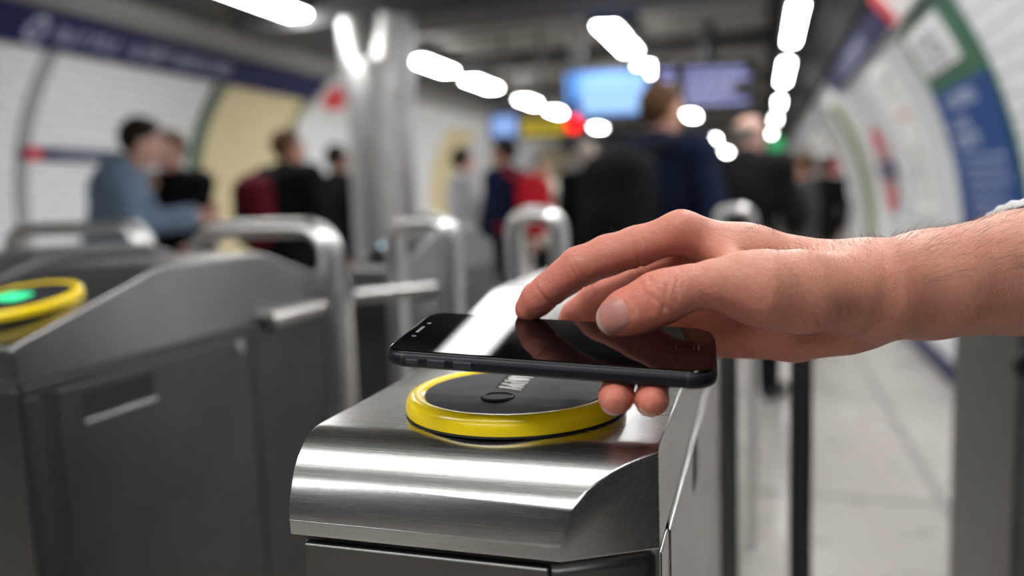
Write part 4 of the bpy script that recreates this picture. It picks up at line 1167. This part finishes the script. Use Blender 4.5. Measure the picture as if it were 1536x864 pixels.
    for i in (0, 1):
        c = Field(an[i] - .12, an[i] + V(.14, .3, .12), .011)
        c.cone(V(an[i][0], an[i][1] - .03, .042), V(an[i][0] + (i * 2 - 1) * .018, an[i][1] + .18, .036), .046, .040, .02, .05); c.cone(V(an[i][0], an[i][1] - .02, .05), V(an[i][0], an[i][1], .10), .046, .045, .02, .05)
        c.cut(lambda X, Y, Z: .0 - Z + 0 * X + 0 * Y); c.build('shoe', sm, t, 1)
    # hair
    if hair is not None:
        c = Field(head - .22, head + .22, .010); q = .013 if hair_style != 'bald' else .008
        c.ball(HD(0, -.016, .026), V(.077 + q, .096 + q, .093 + q * 1.3), .02, .05, A_)
        if hair_style == 'long':
            for sx in (-1, 0, 1): c.cone(HD(sx * .055, -.05, -.0), HD(sx * .06, -.06, -.17), .05, .04, .04, .05)
        if hair_style == 'full': c.ball(HD(0, .0, .075), V(.075, .085, .055), .03, .05, A_)
        o0 = HD(0, .03, .035); nrm_ = hy * .80 - hz * .62
        c.cut(lambda X, Y, Z: (X - o0[0]) * nrm_[0] + (Y - o0[1]) * nrm_[1] + (Z - o0[2]) * nrm_[2])
        if hair_style == 'bald':
            o1 = HD(0, 0, .045); c.cut(lambda X, Y, Z: (X - o1[0]) * hz[0] + (Y - o1[1]) * hz[1] + (Z - o1[2]) * hz[2])
        low = -.085 if hair_style != 'long' else -.2; o2 = HD(0, 0, low)
        c.cut(lambda X, Y, Z: -((X - o2[0]) * hz[0] + (Y - o2[1]) * hz[1] + (Z - o2[2]) * hz[2]))
        c.build('hair', hair, t, 1)
    return t, s, lean

def worn(t, name, label, cat, bld):
    "a bag carried by a person: a thing of its own, at the wearer's place"
    e = empty(name, t.location, t.rotation_euler.z); e.scale = t.scale; tag(e, label, cat); bld(e); return e

def backpack(t, label, m, m2, lean=0.0, w_=.16, off=0.0, b=1.0):
    def bld(e):
        c = Field((-.4, -.55, .7), (.4, .3, 1.65), .012); yb = -.225 * b + lean * .55
        c.ball((0, yb - .04, 1.20), (w_ + .02, .10, .26), .0, .05)
        for z in (1.08, 1.22, 1.34): c.cone((-w_ * .6, yb - .03, z), (w_ * .6, yb - .03, z), .095, .095, .05, .06)
        o = c.build('bag', m, e, 1)
        c = Field((-.4, -.6, .7), (.4, .3, 1.65), .012); c.ball((0, yb - .13, 1.12), (w_ * .75, .045, .12), .0, .05); c.build('front_pocket', m2, e, 1)
        for sx in (-1, 1):
            pts = [(sx * .11, yb + .02, 1.40), (sx * .125, yb + .14, 1.475 - lean * .1), (sx * .125, yb + .27, 1.44 - lean * .1), (sx * .13, yb + .325, 1.30), (sx * .15, yb + .30, 1.12), (sx * .17, yb + .16, 1.02), (sx * .14, yb + .02, 1.0)]
            obj('shoulder_strap', tube(pts, .017, 10, ((1, 0, 0), 1.6)), m2, e, 'all')
    return worn(t, 'backpack', label, 'backpack', bld)

HB = cloth('hair_dark', (.018, .014, .012), .6, 200); HBR = cloth('hair_brown', (.10, .052, .025), .6, 200); HG = cloth('hair_pale', (.50, .42, .36), .6, 200); HGR = cloth('hair_grey', (.20, .17, .15), .6, 200)
BLACK = cloth('black_coat_cloth', (.0055, .0055, .0075)); CHAR = cloth('charcoal_cloth', (.009, .009, .0105)); NAVYC = cloth('navy_cloth', (.007, .012, .034)); BLUE = cloth('blue_knit', (.15, .215, .30)); PALEC = cloth('pale_grey_cloth', (.62, .63, .66))
REDC = cloth('red_bag_cloth', (.42, .012, .022)); CREAM = cloth('cream_cloth', (.74, .68, .58)); DENIM = cloth('denim', (.022, .045, .11)); DARKT = cloth('dark_trouser_cloth', (.009, .009, .011)); GREYC = cloth('grey_cloth', (.06, .06, .06)); DKRED = cloth('dark_red_cloth', (.10, .008, .014))
def face(px, deg):   # yaw so that the chest points deg clockwise (to the right in the picture) from straight away from the lens
    return -math.radians(deg) + math.atan2(-_yaw[0], _yaw[1])
rest = None
reach = (((-.24, .10, 1.14), (-.14, .34, 1.20)), ((.24, .10, 1.14), (.14, .34, 1.20)))
# 1 man in blue jumper, bent forward, side-on facing right
person(132, 163, 4.4, face(0, 75), 'person in a blue jumper bending forward with dark hair, at left behind the gates', BLUE, DENIM, HB, SKIN3, (((-.22, .10, 1.15), (-.10, .33, 1.19)), ((.24, .08, 1.16), (.12, .34, 1.16))), lean=.16, nod=.10, turn=.2, hair_style='full', name='jumper', coat_low=.92)
# 2 companion in black, facing back towards the lens
person(254, 197, 5.2, face(0, 190), 'person in a black coat, hand raised to the chin, beside the blue jumper', BLACK, DARKT, HBR, SKIN3, (((-.24, .10, 1.12), (-.26, .24, 1.06)), ((.22, .14, 1.16), (.06, .20, 1.36))), turn=-.2, hair_style='short', name='coat', coat_low=.72)
# 3 man in black jacket with a red backpack
t, s, l = person(418, 192, 5.5, face(0, 38), 'person in a black jacket wearing a dark red backpack, before the cream wall', BLACK, DARKT, HBR, SKIN2, (((-.29, .02, 1.15), (-.26, .14, .92)), ((.29, .02, 1.15), (.26, .16, .93))), lean=.05, turn=-.45, build=1.22, coat=1.7)
backpack(t, 'dark red and black backpack on the person in the black jacket', DKRED, BLACK, .05, .11)
# 4 black coat
person(504, 218, 7.0, face(0, 20), 'person in a black coat and blue jeans standing beside the steel column', BLACK, DENIM, HB, SKIN2, turn=-.4, name='coat', coat_low=.76, coat=1.2)
# 5 pale shirt
person(692, 223, 7.4, face(0, 70), 'person with black hair in a pale grey top holding both hands forward', PALEC, PALEC, HB, SKIN3, reach, name='top', coat=1.5, coat_low=.80, build=1.05)
# 6 navy coat, red backpack
t, s, l = person(757, 206, 6.5, face(0, -58), 'person in a navy coat carrying a bright red backpack in the centre', NAVYC, DARKT, HB, SKIN2, (((-.24, .03, 1.13), (-.22, .10, .89)), ((.24, .03, 1.13), (.22, .14, .92))), turn=.1, name='coat', coat_low=.78)
backpack(t, 'bright red backpack on the person in the navy coat', REDC, REDC, 0, .15)
# 7 cream top
t, s, l = person(812, 236, 8.6, face(0, 150), 'person in a cream top far off, right of the bright red backpack', CREAM, DARKT, HB, SKIN3, name='top', coat_low=.86)
worn(t, 'shoulder_bag', 'dark shoulder bag hanging across the cream top', 'bag', lambda e: (obj('strap', tube([(-.15, .02, 1.46), (-.06, .17, 1.30), (.08, .175, 1.12), (.20, .10, .96)], .014, 8), BLACK, e, 'all'), obj('pouch', prism(rounded(.15, .27, .80, .98, .03), 1, -.08, .12), BLACK, e, 40, bevel=.015)))
# 8 dark coat, pale hair
person(880, 213, 7.0, face(0, 25), 'pale haired person in a long black coat left of the navy jacket', BLACK, DARKT, HG, SKIN3, turn=-.3, name='coat', coat_low=.74, hair_style='short', coat=1.2)
# 9 tall man in navy jacket with black backpack
t, s, l = person(990, 127, 3.9, face(0, 50), 'tall brown haired person in a navy jacket with a black backpack, back turned', NAVYC, DARKT, HBR, SKIN2, (((-.30, .0, 1.14), (-.27, .10, .89)), ((.30, .0, 1.14), (.27, .12, .89))), turn=-.30, build=1.12, coat=1.5, hair_style='full')
backpack(t, 'large black backpack on the tall person in the navy jacket', CHAR, BLACK, 0, .18, b=1.2)
# 10 bald man in dark jacket
person(1121, 170, 4.8, face(0, 40), 'balding person in a charcoal jacket looking down to the right, beside the navy jacket', CHAR, DARKT, HGR, SKIN3, (((-.27, .05, 1.14), (-.20, .20, .98)), ((.27, .05, 1.14), (.20, .24, 1.05))), turn=-.5, nod=.04, build=1.05, hair_style='bald', coat=1.4)
# 11 grey jacket on the right
person(1206, 230, 6.4, face(0, -60), 'person in a grey jacket holding one hand forward, near the right wall', GREYC, NAVYC, HBR, SKIN2, (((-.24, .10, 1.12), (-.10, .32, 1.14)), ((.24, .05, 1.12), (.18, .2, .95))), name='jacket', coat_low=.84)
person(1238, 236, 9.5, face(0, 10), 'distant person in dark clothes close to the right wall posters', BLACK, DARKT, HB, SKIN2, coat_low=.8)
# ------------------------------------------------------------------ camera, world, output look
cd = bpy.data.cameras.new('camera'); cam = bpy.data.objects.new('camera', cd); COL.objects.link(cam)
cam.matrix_world = Matrix([[*R[i], EYE[i]] for i in range(3)] + [[0, 0, 0, 1]])
cd.sensor_width = 36.0; cd.sensor_fit = 'HORIZONTAL'; cd.lens = 36.0 * F / 1536.0
cd.clip_start = .02; cd.clip_end = 200
cd.dof.use_dof = True; cd.dof.focus_distance = .405; cd.dof.aperture_fstop = 3.0
SC.camera = cam
w = bpy.data.worlds.new('world'); SC.world = w; w.use_nodes = True
w.node_tree.nodes['Background'].inputs['Color'].default_value = (.05, .05, .055, 1)
w.node_tree.nodes['Background'].inputs['Strength'].default_value = .3
SC.view_settings.view_transform = 'Standard'; SC.view_settings.look = 'None'
SC.view_settings.gamma = 1.0; SC.view_settings.use_curve_mapping = False
SC.view_settings.exposure = 0.56
SC.cycles.use_denoising = True
SC.cycles.max_bounces = 8; SC.cycles.glossy_bounces = 5; SC.cycles.diffuse_bounces = 4
SC.cycles.sample_clamp_indirect = 6.0
